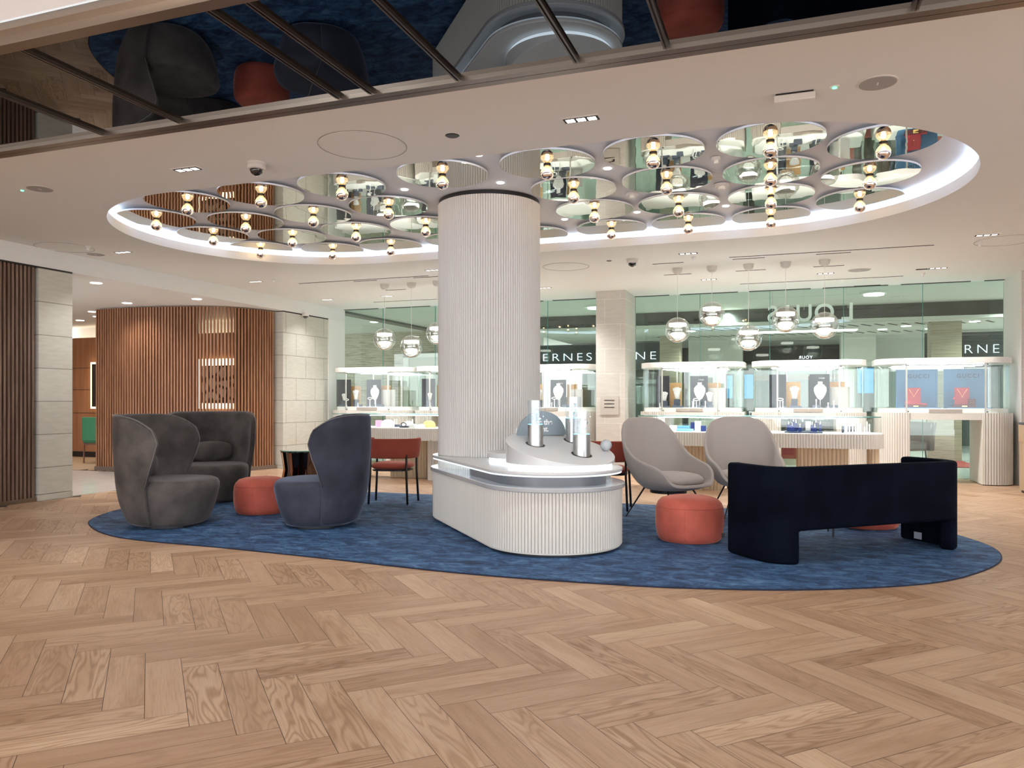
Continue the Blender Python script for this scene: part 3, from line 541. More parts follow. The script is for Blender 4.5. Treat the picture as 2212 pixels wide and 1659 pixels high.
rows=[[(-5.865,6.38),(-4.952,6.384),(-4.031,6.398),(-2.97,6.385),(-1.984,6.412),(-1.065,6.409),(-.146,6.426)],
      [(-5.859,7.282),(-4.952,7.28),(-3.998,7.25),(-1.982,7.274),(-1.082,7.261),(-.165,7.29)],
      [(-5.855,8.158),(-4.927,8.13),(-4.01,8.16),(-1.983,8.13),(-1.094,8.17),(-.181,8.157)],
      [(-5.843,9.045),(-4.969,9.07),(-4.0,9.06),(-2.97,9.06),(-2.0,9.05),(-1.103,9.06),(-.201,9.059)]]
colsL=[(-6.717,6.829),(-6.711,7.736),(-6.704,8.633)]; colsR=[(.698,6.776),(.681,7.7),(.669,8.61)]
W1=['leftmost','second from the left','third from the left','fourth from the left','fifth from the left','sixth from the left','rightmost']
RN=['nearest','second','third','farthest']
d0=disc_light(); first=True
def place_disc(x,y,lab):
    global first
    o=d0 if first else copy_tree(d0); first=False
    o.location=(x,y,3.30); o['label']=lab; o['group']='mirrored disc lights in the oval ceiling recess'
for r,row in enumerate(rows):
    for i,(x,y) in enumerate(row):
        wn='rightmost' if i==len(row)-1 else W1[i]
        place_disc(x,y,'mirrored disc with silver tipped bulb, %s in the %s row'%(wn,RN[r]))
for nm,cs in (('left',colsL),('right',colsR)):
    for i,(x,y) in enumerate(cs): place_disc(x,y,'mirrored disc with silver tipped bulb, %s of three at the %s end of the oval'%(['nearest','middle','farthest'][i],nm))
# spots, detectors in the recess
for x,y in [(-6.95,8.2),(-3.6,6.85),(-2.62,6.95),(-2.5,6.1),(-1.55,6.85),(-1.6,8.55),(-.65,8.6),(-2.45,8.6)]:
    t=thing('recess_spotlight','tiny bright round spotlight between the mirrored discs','spotlight',(x,y,3.35),0,'tiny spotlights in the oval recess'); MB().cyl(0,0,-.006,0,.034,20).build('lens',M['dlglow'],t)
def detector(name,lab,x,y,z,r=.055,dome=False):
    t=thing(name,lab,'detector' if not dome else 'camera',(x,y,z))
    MB().lathe([(.01,0),(r,0),(r,-.012),(r*.85,-.022),(.01,-.022)][::-1],28).build('base',M['cream'],t,smooth=True)
    if dome: MB().lathe([(r*.92,-.02),(r*.95,-.05),(r*.8,-.055)][::1],28).build('housing',M['cream'],t,smooth=True); MB().sphere((0,0,-.05),r*.72,20,10,-1,.1).build('dome_glass',pb('tinted_dome',(.01,.01,.012),.05,coat=1),t,smooth='all')
    else: MB().cyl(0,0,-.05,-.02,r*.45,20).build('sensor',M['white'],t)
    return t
detector('smoke_detector','white smoke detector hanging between the discs right of the column',-.62,7.7,3.34,.075)
detector('sprinkler_head','small round sprinkler head between the nearest discs on the right',-.6,6.85,3.345,.045)
detector('motion_sensor','flat white ceiling disc sensor between discs right of the column',-1.5,7.75,3.345,.06)
detector('dome_camera','white dome camera with dark glass near the smoked mirror ceiling',-4.03,5.137,3.16,.075,True)
detector('dome_camera','white dome camera with dark glass near the ceiling slots over the counters',-2.0,10.346,3.16,.08,True)
detector('dome_camera','white dome camera under the bulkhead at the far left stone wall',-8.75,12.6,2.93,.07,True)
for x,y,lab in [(-8.16,7.2,'left of the oval recess'),(2.145,10.644,'at the far right of the ceiling'),(-7.6,10.1,'left of the long ceiling slots'),(-1.2,10.45,'near the middle of the ceiling behind the oval'),(1.86,12.9,'near the glass at the right')]:
    detector('sprinkler_head','small sprinkler head '+lab,x,y,3.16,.035)
# triple square downlights
def triple(x,y,lab,lit=True):
    t=thing('triple_downlight',lab,'downlight',(x,y,3.16))
    MB().box(-.13,.13,-.055,.055,-.004,0).build('frame',M['ceil'],t); MB().box(-.12,.12,-.04,.04,-.0055,-.004).build('recess',M['slot'],t)
    for k in (-.075,0,.075): MB().box(k-.028,k+.028,-.026,.026,-.0075,-.0055).build('lens',M['dlglow' if y<5.2 and x>-2 else 'trilens'],t)
TL=['left of the oval','right of the ceiling hole nearest the mirror ceiling','at the far left beside the bulkhead','at the right behind the oval','in the middle behind the oval','far left behind the oval','near the left end of the glass','over the left counter','at the right in front of the glass']
for (x,y),l in zip(DOWN,TL): triple(x,y,'recessed triple square downlight '+l)
for i,(x,y) in enumerate([(-6.9,12.45),(-3.9,12.45),(-1.2,12.45),(.5,12.45)]): triple(x,y,'recessed triple square downlight %s of four before the glass'%['leftmost','second from left','third from left','rightmost'][i])
# flush speakers and round hatches
def speaker(x,y,r,lab):
    t=thing('ceiling_speaker',lab,'speaker',(x,y,3.16)); MB().cyl(0,0,-.006,0,r,40).build('rim',M['cream'],t); MB().cyl(0,0,-.008,-.006,r*.93,40).build('grille',M['grille'],t)
    MB().box(-.004,.004,-.02,.02,-.010,-.008).build('badge',M['white'],t)
speaker(.495,5.10,.112,'round grey ceiling speaker at the upper right'); speaker(-6.345,5.093,.112,'round ceiling speaker at the upper left by the mirror ceiling'); speaker(-8.50,7.62,.112,'round ceiling speaker near the bulkhead at the left')
speaker(-5.2,12.3,.16,'round ceiling speaker over the left pendants'); speaker(.95,12.3,.16,'round ceiling speaker over the right pendants')
def hatch(x,y,r,lab):
    t=thing('round_hatch',lab,'ceiling hatch',(x,y,3.16)); mb=MB(); n=64
    R=[[(q*math.cos(2*PI*i/n),q*math.sin(2*PI*i/n),z) for i in range(n)] for q,z in ((r,0),(r,-.003),(r-.006,-.003),(r-.006,0))]; mb.loft(R,False,False); mb.build('rim',M['grille'],t,smooth=True)
    MB().cyl(0,0,-.0025,0,r-.02,64).build('cover',M['ceil'],t)
hatch(-3.01,5.06,.33,'large round flush ceiling hatch near the mirror ceiling'); hatch(-8.5,7.16,.33,'large round flush ceiling hatch at the far left'); hatch(2.42,10.65,.33,'large round flush ceiling hatch at the far right'); hatch(-3.0,10.6,.33,'large round flush ceiling hatch behind the column')
t=thing('ceiling_hole','small dark round opening in the ceiling near the mirror ceiling','ceiling fitting',(-2.288,5.086,3.16)); MB().lathe([(.002,-.004),(.045,-.004),(.052,0)],28,cap1=False).build('rim',M['black'],t)
t=thing('ceiling_hole','small dark round opening beside the dome camera behind the oval','ceiling fitting',(-2.32,10.35,3.16)); MB().cyl(0,0,-.005,0,.035,24).build('rim',M['black'],t)
t=thing('exit_light_box','white rectangular emergency light box hanging at the upper right','emergency light',(.026,5.10,3.16)); box('body',M['cream'],-.12,.12,-.03,.03,-.055,-.012,t,bevel=.006); box('bracket',M['black'],-.11,.11,-.02,.02,-.012,0,t)
for x,y,l in [(.255,5.08,'right'),(-6.536,5.072,'left')]:
    t=thing('indicator_light','small green glowing indicator in the ceiling at the upper '+l,'indicator light',(x,y,3.16)); MB().cyl(0,0,-.006,0,.03,24).build('rim',M['cream'],t); MB().cyl(0,0,-.010,-.006,.012,16).build('lens',M['green'],t)
# linear slots
SL=[(-.76,1.66,10.65,'longest slot over the right counter'),(-.73,-.316,10.81,'short slot right of the middle'),(.32,.736,10.81,'short slot at the right'),(-1.806,-1.38,10.81,'short slot left of the right pendants'),(-1.80,-1.39,11.81,'second row slot by the left of the right pendants'),(-.75,-.33,11.81,'second row slot in the middle of the right pendants'),(.314,.72,11.81,'second row slot at the right pendants'),(-.77,1.63,13.14,'long slot before the right glass'),
    (-7.52,-5.19,10.65,'long slot over the left counter'),(-6.565,-6.145,10.76,'short slot left of the column'),(-7.58,-5.2,13.15,'long slot before the left glass'),(-5.5,-5.08,10.76,'short slot beside the column'),(-6.57,-6.18,11.81,'second row slot over the left pendants'),(1.0,1.4,14.0,'slot by the glass joint')]
for a,b,y,l in SL:
    t=thing('ceiling_slot','thin black ceiling slot, '+l,'air slot',((a+b)/2,y,3.16)); MB().box(-(b-a)/2,(b-a)/2,-.014,.014,-.003,0).build('slot',M['slot'],t)
t=thing('ceiling_diffuser','short thick black air slot near the right glass','air slot',(1.863,12.55,3.16)); MB().box(-.14,.14,-.04,.04,-.004,0).build('slot',M['slot'],t)
for i,(x,y) in enumerate([(-9.24,8.29),(-10.64,10.17),(-9.14,10.15),(-12.28,10.94),(-13.85,12.03),(-13.3,12.2),(-12.9,11.6)]):
    t=thing('round_downlight','bright round recessed downlight in the low ceiling of the room at the left','downlight',(x,y,2.92),0,'round downlights of the adjoining room'); MB().cyl(0,0,-.006,0,.075,28).build('lens',M['dlglow'],t)

# ================================================================== COLUMN AND ISLAND
KC=(-3.0,7.62); KF=(-1.93,6.39)
col=thing('fluted_column','tall round ivory fluted column rising from the display island to the ceiling recess','column',(KC[0],KC[1],.689))
mb=MB(); P=flute([(.54*math.cos(2*PI*i/160),.54*math.sin(2*PI*i/160)) for i in range(160)],.0262,.014)
mb.prism(P,0,2.617); mb.build('shaft',M['ribcol'],col,smooth=True,angle=50)
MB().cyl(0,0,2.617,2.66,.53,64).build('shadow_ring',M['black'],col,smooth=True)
isl=thing('display_island','ivory fluted display island with glowing tiers wrapped round the column','display island',(KF[0],KF[1],.012))
def rel(P,c): return [(x-c[0],y-c[1]) for x,y in P]
S_=lambda r: rel(stadium(KC,KF,r,60),KF)
MB().prism(S_(.55),0,.02).build('plinth',M['black'],isl)
MB().prism(S_(.585),.02,.035).build('foot_band',M['rib'],isl,smooth=True)
MB().prism(flute(S_(.597),.0285,.015),.035,.512).build('fluted_base',M['rib'],isl,smooth=True,angle=50)
MB().prism(S_(.62),.512,.550).build('base_top',M['basetop'],isl,smooth=True,bevel=.007,seg=3)  # dark reflection of the tier's underside is put into this grey
MB().prism(flute([(KC[0]-KF[0]+.54*math.cos(2*PI*i/160),KC[1]-KF[1]+.54*math.sin(2*PI*i/160)) for i in range(160)],.0262,.014),.550,.646).build('fluted_core',M['ribcol'],isl,smooth=True,angle=50)
MB().prism(rel(stadium((-2.38,6.90),KF,.50,40),KF),.550,.633).build('recessed_body',M['signbody'],isl,smooth=True)  # added body, its dark grey paints shade into the gap under the tier
MB().prism(S_(.592),.633,.645).build('glow_strip',M['tierled'],isl,smooth=True)
MB().prism(S_(.60),.646,.676).build('floating_tier',M['slab'],isl,smooth=True,bevel=.008,seg=3)
md=(-2.405-KF[0],6.955-KF[1])
MB().cyl(md[0],md[1],.676,.706,.31,64).build('glow_strip',M['islandled'],isl,smooth=True); MB().cyl(md[0],md[1],.706,.755,.335,64).build('low_disc',M['slab'],isl,smooth=True,bevel=.006)
DC=(-1.87,6.42); G=(-.204,.1497); dz0=.847-.012
def dtop(x,y): return dz0+G[0]*(x-DC[0])+G[1]*(y-DC[1])
MB().cyl(DC[0]-KF[0],DC[1]-KF[1],.676,.712,.445,72).build('glow_strip',M['islandled'],isl,smooth=True)
mb=MB(); n=96; ring=[(DC[0]+.47*math.cos(2*PI*i/n),DC[1]+.47*math.sin(2*PI*i/n)) for i in range(n)]
mb.loft([[(x-KF[0],y-KF[1],.712) for x,y in ring],[(x-KF[0],y-KF[1],dtop(x,y)) for x,y in ring]]); mb.build('sloping_drum',M['slab'],isl,smooth=True,bevel=.005,seg=3)
# hurricane tubes on the sloping top
tn=Vector((-G[0],-G[1],1)).normalized()
def tube_lamp(x,y,hm,hg,r,lab,rod):
    z=dtop(x,y)+.012; t=thing('glass_display_tube',lab,'display tube',(x,y,z-.004))
    mb=MB(); n=40; mb.loft([[(q*math.cos(2*PI*i/n),q*math.sin(2*PI*i/n),G[0]*q*math.cos(2*PI*i/n)+G[1]*q*math.sin(2*PI*i/n)+.006) for i in range(n)] for q in (r+.012,r+.001)]); mb.build('rim_ring',M['black'],t)
    mb=MB(); n=48
    lo=[(r*.93*math.cos(2*PI*i/n),r*.93*math.sin(2*PI*i/n),G[0]*r*math.cos(2*PI*i/n)+G[1]*r*math.sin(2*PI*i/n)+.004) for i in range(n)]
    mb.loft([lo,[(a,b,hm) for a,b,c in lo]]); mb.build('steel_core',M['steel'],t,smooth=True)
    mb=MB(); lo=[(a/.93,b/.93,c) for a,b,c in lo]; mb.loft([lo,[(a,b,hg) for a,b,c in lo],[(a*.94,b*.94,hg) for a,b,c in lo],[(a*.94,b*.94,c+.01) for a,b,c in lo]],False,False); mb.build('glass_tube',M['tubeglass'],t,smooth=True)
    MB().cyl(0,0,hm+.0005,hm+.006,r*.9,32).build('glow_plate',M['ice'],t)
    MB().cyl(-.012,.01,hm,hm+rod,.0045,10).build('light_rod',M['ice'],t)
    rr=random.Random(int(x*100)); 
    for k in range(4):
        a=rr.random()*6; q=r*.55; mb=MB(); zz=hm+.05+k*(hg-hm-.09)/4
        c=(q*math.cos(a),q*math.sin(a)); R=.008+.006*rr.random()
        mb.lathe([(.001,zz-R*1.3),(R,zz),(R*.6,zz+R*.7),(.001,zz+R*.8)],8,c[0],c[1]); mb.build('crystal',M['diamond'],t)
        MB().cyl(c[0],c[1],zz,hg-.01,.0008,6).build('wire',M['steel'],t)
tube_lamp(-2.067,6.336,.175,.385,.072,'left clear glass tube with steel core on the sloping drum',.13)
tube_lamp(-1.843,6.748,.205,.40,.074,'rear clear glass tube with steel core on the sloping drum',.12)
tube_lamp(-1.661,6.357,.175,.37,.077,'front clear glass tube with steel core on the sloping drum',.07)
bx,by=-1.52,6.66; z=dtop(bx,by)+.012
t=thing('display_ball','matt pale grey ball resting on the sloping drum','ball',(bx,by,z+.05)); MB().sphere((0,0,0),.05,32,18).build('ball',M['ball'],t,smooth='all')
# half round sign board
sx,sy=-2.12,6.68; zb=dtop(sx,sy)+.012; sgn=thing('half_round_sign','grey blue half round sign board with white lettering on the drum','sign',(sx,sy,zb+.01),math.atan2(.383,.335))
mb=MB(); n=30; P=[(.255*math.cos(PI*i/n),.22*math.sin(PI*i/n)) for i in range(n+1)]
mb.loft([[(x,-.012,y-.01) for x,y in P],[(x,.012,y-.01) for x,y in P]]); mb.build('board',M['sign'],sgn,smooth=True)
textmesh('lettering','See the',.068,(-.098,-.0135,.088),(PI/2,0,0),M['white2'],sgn,.001,bold=.0022); textmesh('lettering','light.',.068,(-.062,-.0135,.026),(PI/2,0,0),M['white2'],sgn,.001,bold=.0022)
t=thing('clear_dish','small clear glass block behind the drum near the column','glass block',(-2.42,6.98,.768)); box('block',M['tubeglass'],-.05,.05,-.03,.03,0,.22,t); box('plinth',M['slab'],-.06,.06,-.04,.04,0,.03,t)
t=thing('control_plate','small clear plate with printed label on the island base top','plate',(-1.42,6.30,.563)); box('plate',M['tubeglass'],-.03,.03,-.002,.002,0,.07,t)

# ================================================================== RUG AND FURNITURE
rp=cr([(-7.30,7.25),(-7.19,6.68),(-6.92,6.165),(-6.60,5.85),(-6.04,5.52),(-5.48,5.37),(-4.5,5.33),(-3.49,5.25),(-2.22,5.13),(-1.2,5.161),(-.6,5.243),(.125,5.463),(.872,5.91),(1.318,6.48),(1.58,7.1),(1.58,7.75),(1.25,8.5),(.6,9.0),(-.4,9.22),(-1.87,9.24),(-4.45,9.25),(-5.5,9.2),(-6.4,8.85),(-7.0,8.2),(-7.26,7.7)],8,True)
rug=thing('blue_rug','large mottled blue oval rug under the seating and the island','rug',(-2.8,7.2,0))
R_=rel(rp,(-2.8,7.2)); mb=MB(); mb.loft([[(x,y,.001) for x,y in R_],[(x,y,.009) for x,y in R_],[(x*.998,y*.996,.012) for x,y in R_]]); mb.build('pile',M['rug'],rug)
mb=MB(); mb.loft([[(x*1.002,y*1.004,.001) for x,y in R_],[(x*1.002,y*1.004,.008) for x,y in R_],[(x,y,.009) for x,y in R_]],False,False); mb.build('binding',M['rugedge'],rug)
ZR=.0125
# --- wing chairs
def interp(T,v):
    for (a,p),(b,q) in zip(T,T[1:]):
        if v<=b:
            f=max(0,(v-a)/(b-a)); f=f*f*(3-2*f) if len(T)>4 else f; return p+(q-p)*f
    return T[-1][1]
def lin(T,v):
    if v<=T[0][0]: return T[0][1]
    for (a,p),(b,q) in zip(T,T[1:]):
        if v<=b: return p+(q-p)*(v-a)/(b-a)
    return T[-1][1]
def wing_chair(lab,loc_,rz,vel,pil=0):
    t=thing('wing_chair',lab,'armchair',loc_,rz)
    mb=MB(); rings=[]
    for z,xb,xf,hw in [(.025,-.37,.27,.35),(.05,-.40,.29,.375),(.12,-.43,.32,.395),(.25,-.455,.36,.42),(.36,-.47,.385,.435),(.41,-.47,.385,.435),(.44,-.465,.37,.425),(.457,-.45,.335,.40),(.465,-.40,.28,.35)]:
        cx=(xb+xf)/2; rings.append([(x,y,z) for x,y in sell((xf-xb)/2,hw,2.5,48,cx)])
    mb.loft(rings); mb.build('seat',vel,t,smooth='all')
    HT=[(0,1.10),(46,1.10),(58,1.096),(68,1.085),(76,1.065),(83,1.03),(89,.98),(94,.91),(97,.83)]; LO=[(0,.42),(84,.42),(86,.50),(88,.57),(91,.66),(94,.745),(97,.82)]
    B=[(0,.35),(.06,.385),(.25,.43),(.45,.45),(.7,.475),(1.1,.495)]; XB=[(0,-.37),(.06,-.41),(.25,-.465),(.45,-.485),(.8,-.505),(1.1,-.50)]
    def SP(phd,z):
        hw=lin(B,z)+.03; xb=lin(XB,z)-.03-.03*min(1,z/.4); ph=math.radians(phd); c=math.cos(ph); s_=math.sin(ph); e=2/2.35
        x=(xb+.02)*abs(c)**e-.02 if c>=0 else -.02+.42*abs(c)
        return (x,hw*abs(s_)**e*(1 if s_>=0 else -1),z)
    A1=[84*i/22 for i in range(-22,23)]; A2=[84+13*(1-(1-i/9)**1.6) for i in range(1,10)]
    cols=[-q for q in reversed(A2)]+A1+A2; NU=14; mb=MB()
    U=[[mb.b.verts.new(SP(ph,lin(LO,abs(ph))+(lin(HT,abs(ph))-lin(LO,abs(ph)))*k/NU)) for k in range(NU+1)] for ph in cols]
    for i in range(len(cols)-1):
        for k in range(NU): mb.b.faces.new([U[i][k],U[i+1][k],U[i+1][k+1],U[i][k+1]])
    zl=[.03,.08,.15,.25,.34]; n2=len(A2); Lw={i:[mb.b.verts.new(SP(cols[i],z)) for z in zl]+[U[i][0]] for i in range(n2,n2+len(A1))}
    for i in range(n2,n2+len(A1)-1):
        for k in range(len(zl)): mb.b.faces.new([Lw[i][k],Lw[i+1][k],Lw[i+1][k+1],Lw[i][k+1]])
    edge=[tuple(U[i][0].co) for i in range(n2,-1,-1)]+[tuple(c_[-1].co) for c_ in U]+[tuple(U[i][0].co) for i in range(len(cols)-1,len(cols)-2-n2,-1)]
    sh=mb.build('backrest_shell',vel,t,solid=.055,soff=-1,smooth='all'); sh.modifiers['solid'].use_even_offset=False
    m=sh.modifiers.new('sub','SUBSURF'); m.levels=1; m.render_levels=1
    MB().tube([q for j,q in enumerate(edge) if j%2==0],.0045,8).build('piping',M['piping'],t,smooth='all')
    p=MB(); n=20; R=[]
    for i in range(n+1):
        a=-PI/2+PI*i/n; q=abs(math.cos(a))**.55
        R.append([(-.345+.075*q*math.cos(2*PI*j/24)+.02*math.cos(a),.25*math.sin(a),.60+.125*q*math.sin(2*PI*j/24)) for j in range(24)])
    p.loft(R); pw=p.build('lumbar_pillow',vel,t,smooth='all')
    MB().prism(sell(.27,.30,2.4,32,-.04),0,.03).build('base_plinth',M['black'],t)
    return t
wing_chair('dark grey velvet wing chair nearest the left wall, turned right towards the pouf',(-5.81,6.17,ZR),math.radians(20),M['charcoal'])
wing_chair('grey velvet wing chair in front of the slatted screen, facing the viewer',(-6.72,7.72,ZR),math.radians(-48),M['charcoal'])
wing_chair('blue grey velvet wing chair beside the column, turned left with its back to the island',(-4.50,6.63,ZR),math.radians(211),M['navyvel'])
# --- poufs
def pouf(lab,x,y,r=.30,h=.40):
    t=thing('velvet_pouf',lab,'pouf',(x,y,ZR),random.random(),'coral velvet poufs')
    prof=[(r*.86,.004),(r*.90,.015),(r*.96,.06),(r*.995,.14),(r,.22),(r*.985,.29),(r*.93,.335),(r*.82,.368),(r*.6,.388),(r*.3,.397),(.004,.40)]
    MB().lathe(prof,64).build('body',M['coral'],t,smooth='all')
    MB().tube([(r*.972*math.cos(2*PI*i/64),r*.972*math.sin(2*PI*i/64),.305) for i in range(64)],.0022,6,True).build('seam',M['coral'],t,smooth='all')
    for k in range(4):
        a=k*PI/2+.2; MB().tube([(q*math.cos(a)*1.0,q*math.sin(a)*1.0,z) for q,z in prof[1:-1]],.0018,6).build('seam',M['coral'],t,smooth='all')
    MB().box(-.002,.018,-.012,.012,.05,.085).build('tag_label',M['black'],t).location=(r*.985,0,0)
    MB().cyl(0,0,0,.006,r*.8,32).build('foot',M['black'],t)
    return t
p1=pouf('round coral velvet pouf in front of the beige lounge chair, nearest the viewer',-.845,7.02)
pouf('round coral velvet pouf between the grey wing chairs',-5.52,7.13); pouf('round coral velvet pouf mostly hidden behind the dark sofa',.72,8.36)
p1.rotation_euler[2]=math.radians(-12)
# --- beige lounge chairs
def lounge(lab,loc_,rz):
    t=thing('lounge_chair',lab,'lounge chair',loc_,rz)
    RIM=[(0,1.06,-.47,0),(18,1.055,-.455,.16),(34,1.005,-.40,.29),(48,.90,-.33,.365),(62,.78,-.24,.40),(78,.67,-.10,.405),(94,.61,.06,.395),(108,.575,.20,.375),(120,.52,.30,.345),(130,.44,.35,.31),(140,.385,.38,.26),(155,.365,.395,.17),(180,.36,.40,0)]
    R3=cr([(r[1],r[2],r[3]) for r in RIM],6); N=len(R3); full=R3+[(h,x,-y) for h,x,y in reversed(R3[1:-1])]
    rings=[]; n=len(full)
    def bot(i):
        a=2*PI*i/n; return (-.22*math.cos(a)+.03,.24*math.sin(a))
    for tt in (0,.12,.25,.4,.55,.7,.85,.95,1):
        row=[]
        for i,(h,x,y) in enumerate(full):
            b=bot(i); p0=Vector((b[0],b[1],.315)); p1_=Vector((x*.86,y*.98,.35+.12*(h-.36))); p2=Vector((x,y,h))
            q=p0*(1-tt)**2+p1_*2*tt*(1-tt)+p2*tt*tt; row.append(tuple(q))
        rings.append(row)
    mb=MB(); mb.loft([[(x*.3,y*.3,.305) for x,y,z in rings[0]]]+rings,True,False)
    o=mb.build('shell',M['linen'],t,smooth='all',solid=.034,soff=-1); m=o.modifiers.new('sub','SUBSURF'); m.levels=1; m.render_levels=1
    o.data.materials.append(M['linenback'])
    mb=MB(); R=[]
    for k in range(9):
        a=-PI/2+PI*k/8; q=math.cos(a)**.45 if 0<k<8 else .3
        R.append([(x*q+.06,y*q,.43+.065*math.sin(a)) for x,y in sell(.315,.29,2.4,40)])
    mb.loft(R); mb.build('seat_cushion',M['linen'],t,smooth='all')
    for sx,sy in ((-.22,.2),(-.22,-.2),(.22,.2),(.22,-.2)): MB().tube([(sx*.8,sy*.8,.34),(sx*1.55,sy*1.45,.005)],.010,10,taper=.7).build('leg',M['black'],t)
    MB().cyl(0,0,.28,.31,.19,24).build('under_frame',M['black'],t)
    return t
lounge('stone grey upholstered lounge chair with high curved back beside the island, behind the pouf',(-1.20,8.17,ZR),math.radians(-40))
lounge('stone grey upholstered lounge chair half hidden behind the dark sofa',(-.46,8.76,ZR),math.radians(-74))
# --- sofa
sfa=thing('curved_sofa','midnight blue velvet sofa seen from behind at the right of the rug','sofa',(.672,6.711,ZR),math.radians(40.4))
def sofa():
    hl,dp,r=1.0,.64,.27
    P=[(hl-.02,dp)]+[(hl,dp-.12),(hl,r+.1)]+[(hl-r+r*math.cos(a),r-r*math.sin(a)) for a in [PI/2*i/8 for i in range(1,9)]]
    P=[(x,y) for x,y in P]; full=P+[(-x,y) for x,y in reversed(P)]
    # densify
    D=[full[0]]
    for a,b in zip(full,full[1:]):
        l=math.hypot(b[0]-a[0],b[1]-a[1]); k=max(1,int(l/.06))
        for i in range(1,k+1): D.append((a[0]+(b[0]-a[0])*i/k,a[1]+(b[1]-a[1])*i/k))
    zs=[0,.08,.16,.252,.32,.4,.5,.6,.68,.735]
    mb=MB(); n=len(D); V=[[mb.b.verts.new((x,y,z)) for z in zs] for x,y in D]
    for i in range(n-1):
        for k in range(len(zs)-1):
            if k<3 and abs(D[i][0]+D[i+1][0])/2<hl-r+.07: continue
            mb.b.faces.new([V[i][k],V[i+1][k],V[i+1][k+1],V[i][k+1]])
    for v in [v for v in mb.b.verts if not v.link_faces]: mb.b.verts.remove(v)
    o=mb.build('frame',M['sofa'],sfa,solid=.115,soff=-1,smooth=True,angle=60); m=o.modifiers.new('bevel','BEVEL'); m.width=.028; m.segments=4; m.limit_method='ANGLE'; m.angle_limit=math.radians(50)
    mb=MB(); mb.prism([(-hl+.13,.13),(hl-.13,.13),(hl-.13,.66),(-hl+.13,.66)],.255,.42); mb.build('seat',M['sofa'],sfa,bevel=.04,seg=4,smooth=True)
sofa()
MB().box(-.04,.04,-.001,.001,-.03,.03).build('care_label',M['label'],sfa).location=(0,0,0)
cl=[c for c in sfa.children if c.name.startswith('care_label')][0]; cl.rotation_euler=(math.radians(0),math.radians(0),math.radians(90)); cl.location=(.862,.42,.055)
# --- coral dining armchairs
def armchair(lab,loc_,rz):
    t=thing('terracotta_armchair',lab,'chair',loc_,rz)
    mb=MB(); R=[]
    for k in range(9):
        a=-PI/2+PI*k/8; q=math.cos(a)**.4 if 0<k<8 else .3
        R.append([(x*q,y*q,.455+.045*math.sin(a)) for x,y in sell(.24,.25,3,40)])
    mb.loft(R); mb.build('seat',M['terra'],t,smooth='all')
    A=[(.30*math.cos(a),.31*math.sin(a)) for a in [math.radians(62+236*i/40) for i in range(41)]]
    D=[(x*.9-.01 if x<0 else x*.9-.01,y) for x,y in A]
    mb=MB(); rows=[]
    for z,sc_ in ((.56,.92),(.58,.96),(.67,1.0),(.765,1.03),(.787,1.02)): rows.append([(x*sc_,y*sc_,z) for x,y in D])
    mb.loft([[r[i] for r in rows] for i in range(len(D))],False,False,False)
    o=mb.build('backrest_band',M['terra'],t,solid=.05,soff=0,smooth=True,angle=70,bevel=.012,seg=3)
    for sx,sy in ((-.21,.22),(-.21,-.22),(.17,.25),(.17,-.25)): MB().tube([(sx*1.08,sy*1.08,.004),(sx,sy,.40),(sx*.98,sy*1.0,.60)],.0135).build('leg',M['black'],t,smooth='all')
    MB().prism(sell(.22,.235,3,32),.398,.412).build('seat_frame',M['black'],t)
    return t
armchair('terracotta velvet armchair with black legs between the wing chair and the column',(-4.55,8.36,ZR),math.radians(103))
armchair('terracotta velvet armchair mostly hidden behind the island, beside the pillar',(-1.98,8.72,ZR),math.radians(100))
# --- side tables
tb=thing('lacquer_side_table','dark glossy side table with green glass top behind the coral pouf','side table',(-6.55,9.33,.003))
mb=MB(); R=[]
for z,rr_ in ((0,.27),(.03,.275),(.28,.225),(.52,.26),(.535,.265)): R.append([((rr_+.018*math.sin(7*a))*math.cos(a),(rr_+.018*math.sin(7*a))*math.sin(a),z) for a in [2*PI*i/84 for i in range(84)]])
mb.loft(R); mb.build('body',M['obs'],tb,smooth='all'); MB().cyl(0,0,.536,.55,.29,48).build('glass_top',M['edge'],tb,smooth=True)
for a,cc in ((4.1,(.75,.26,.06)),(4.75,(.35,.12,.06))):
    mb=MB(); mb.loft([[( (q)*math.cos(b),(q)*math.sin(b),z) for b in (a-.08,a+.08)]+[((q+.006)*math.cos(b),(q+.006)*math.sin(b),z) for b in (a+.08,a-.08)] for z,q in ((.02,.285),(.28,.238),(.52,.272))]); mb.build('bronze_stripe',pb('copper_lacquer',cc,.15,coat=1),tb)
st=thing('wire_side_table','low table with thin black legs glimpsed beneath the dark sofa','side table',(.20,7.78,ZR))
MB().cyl(0,0,.44,.455,.24,40).build('table_top',M['black'],st)
for dx,dy in ((.17,-.2),(.14,.13),(-.17,-.17),(-.17,.17)): MB().tube([(dx,dy,.44),(dx,dy,0)],.008).build('leg',M['black'],st)
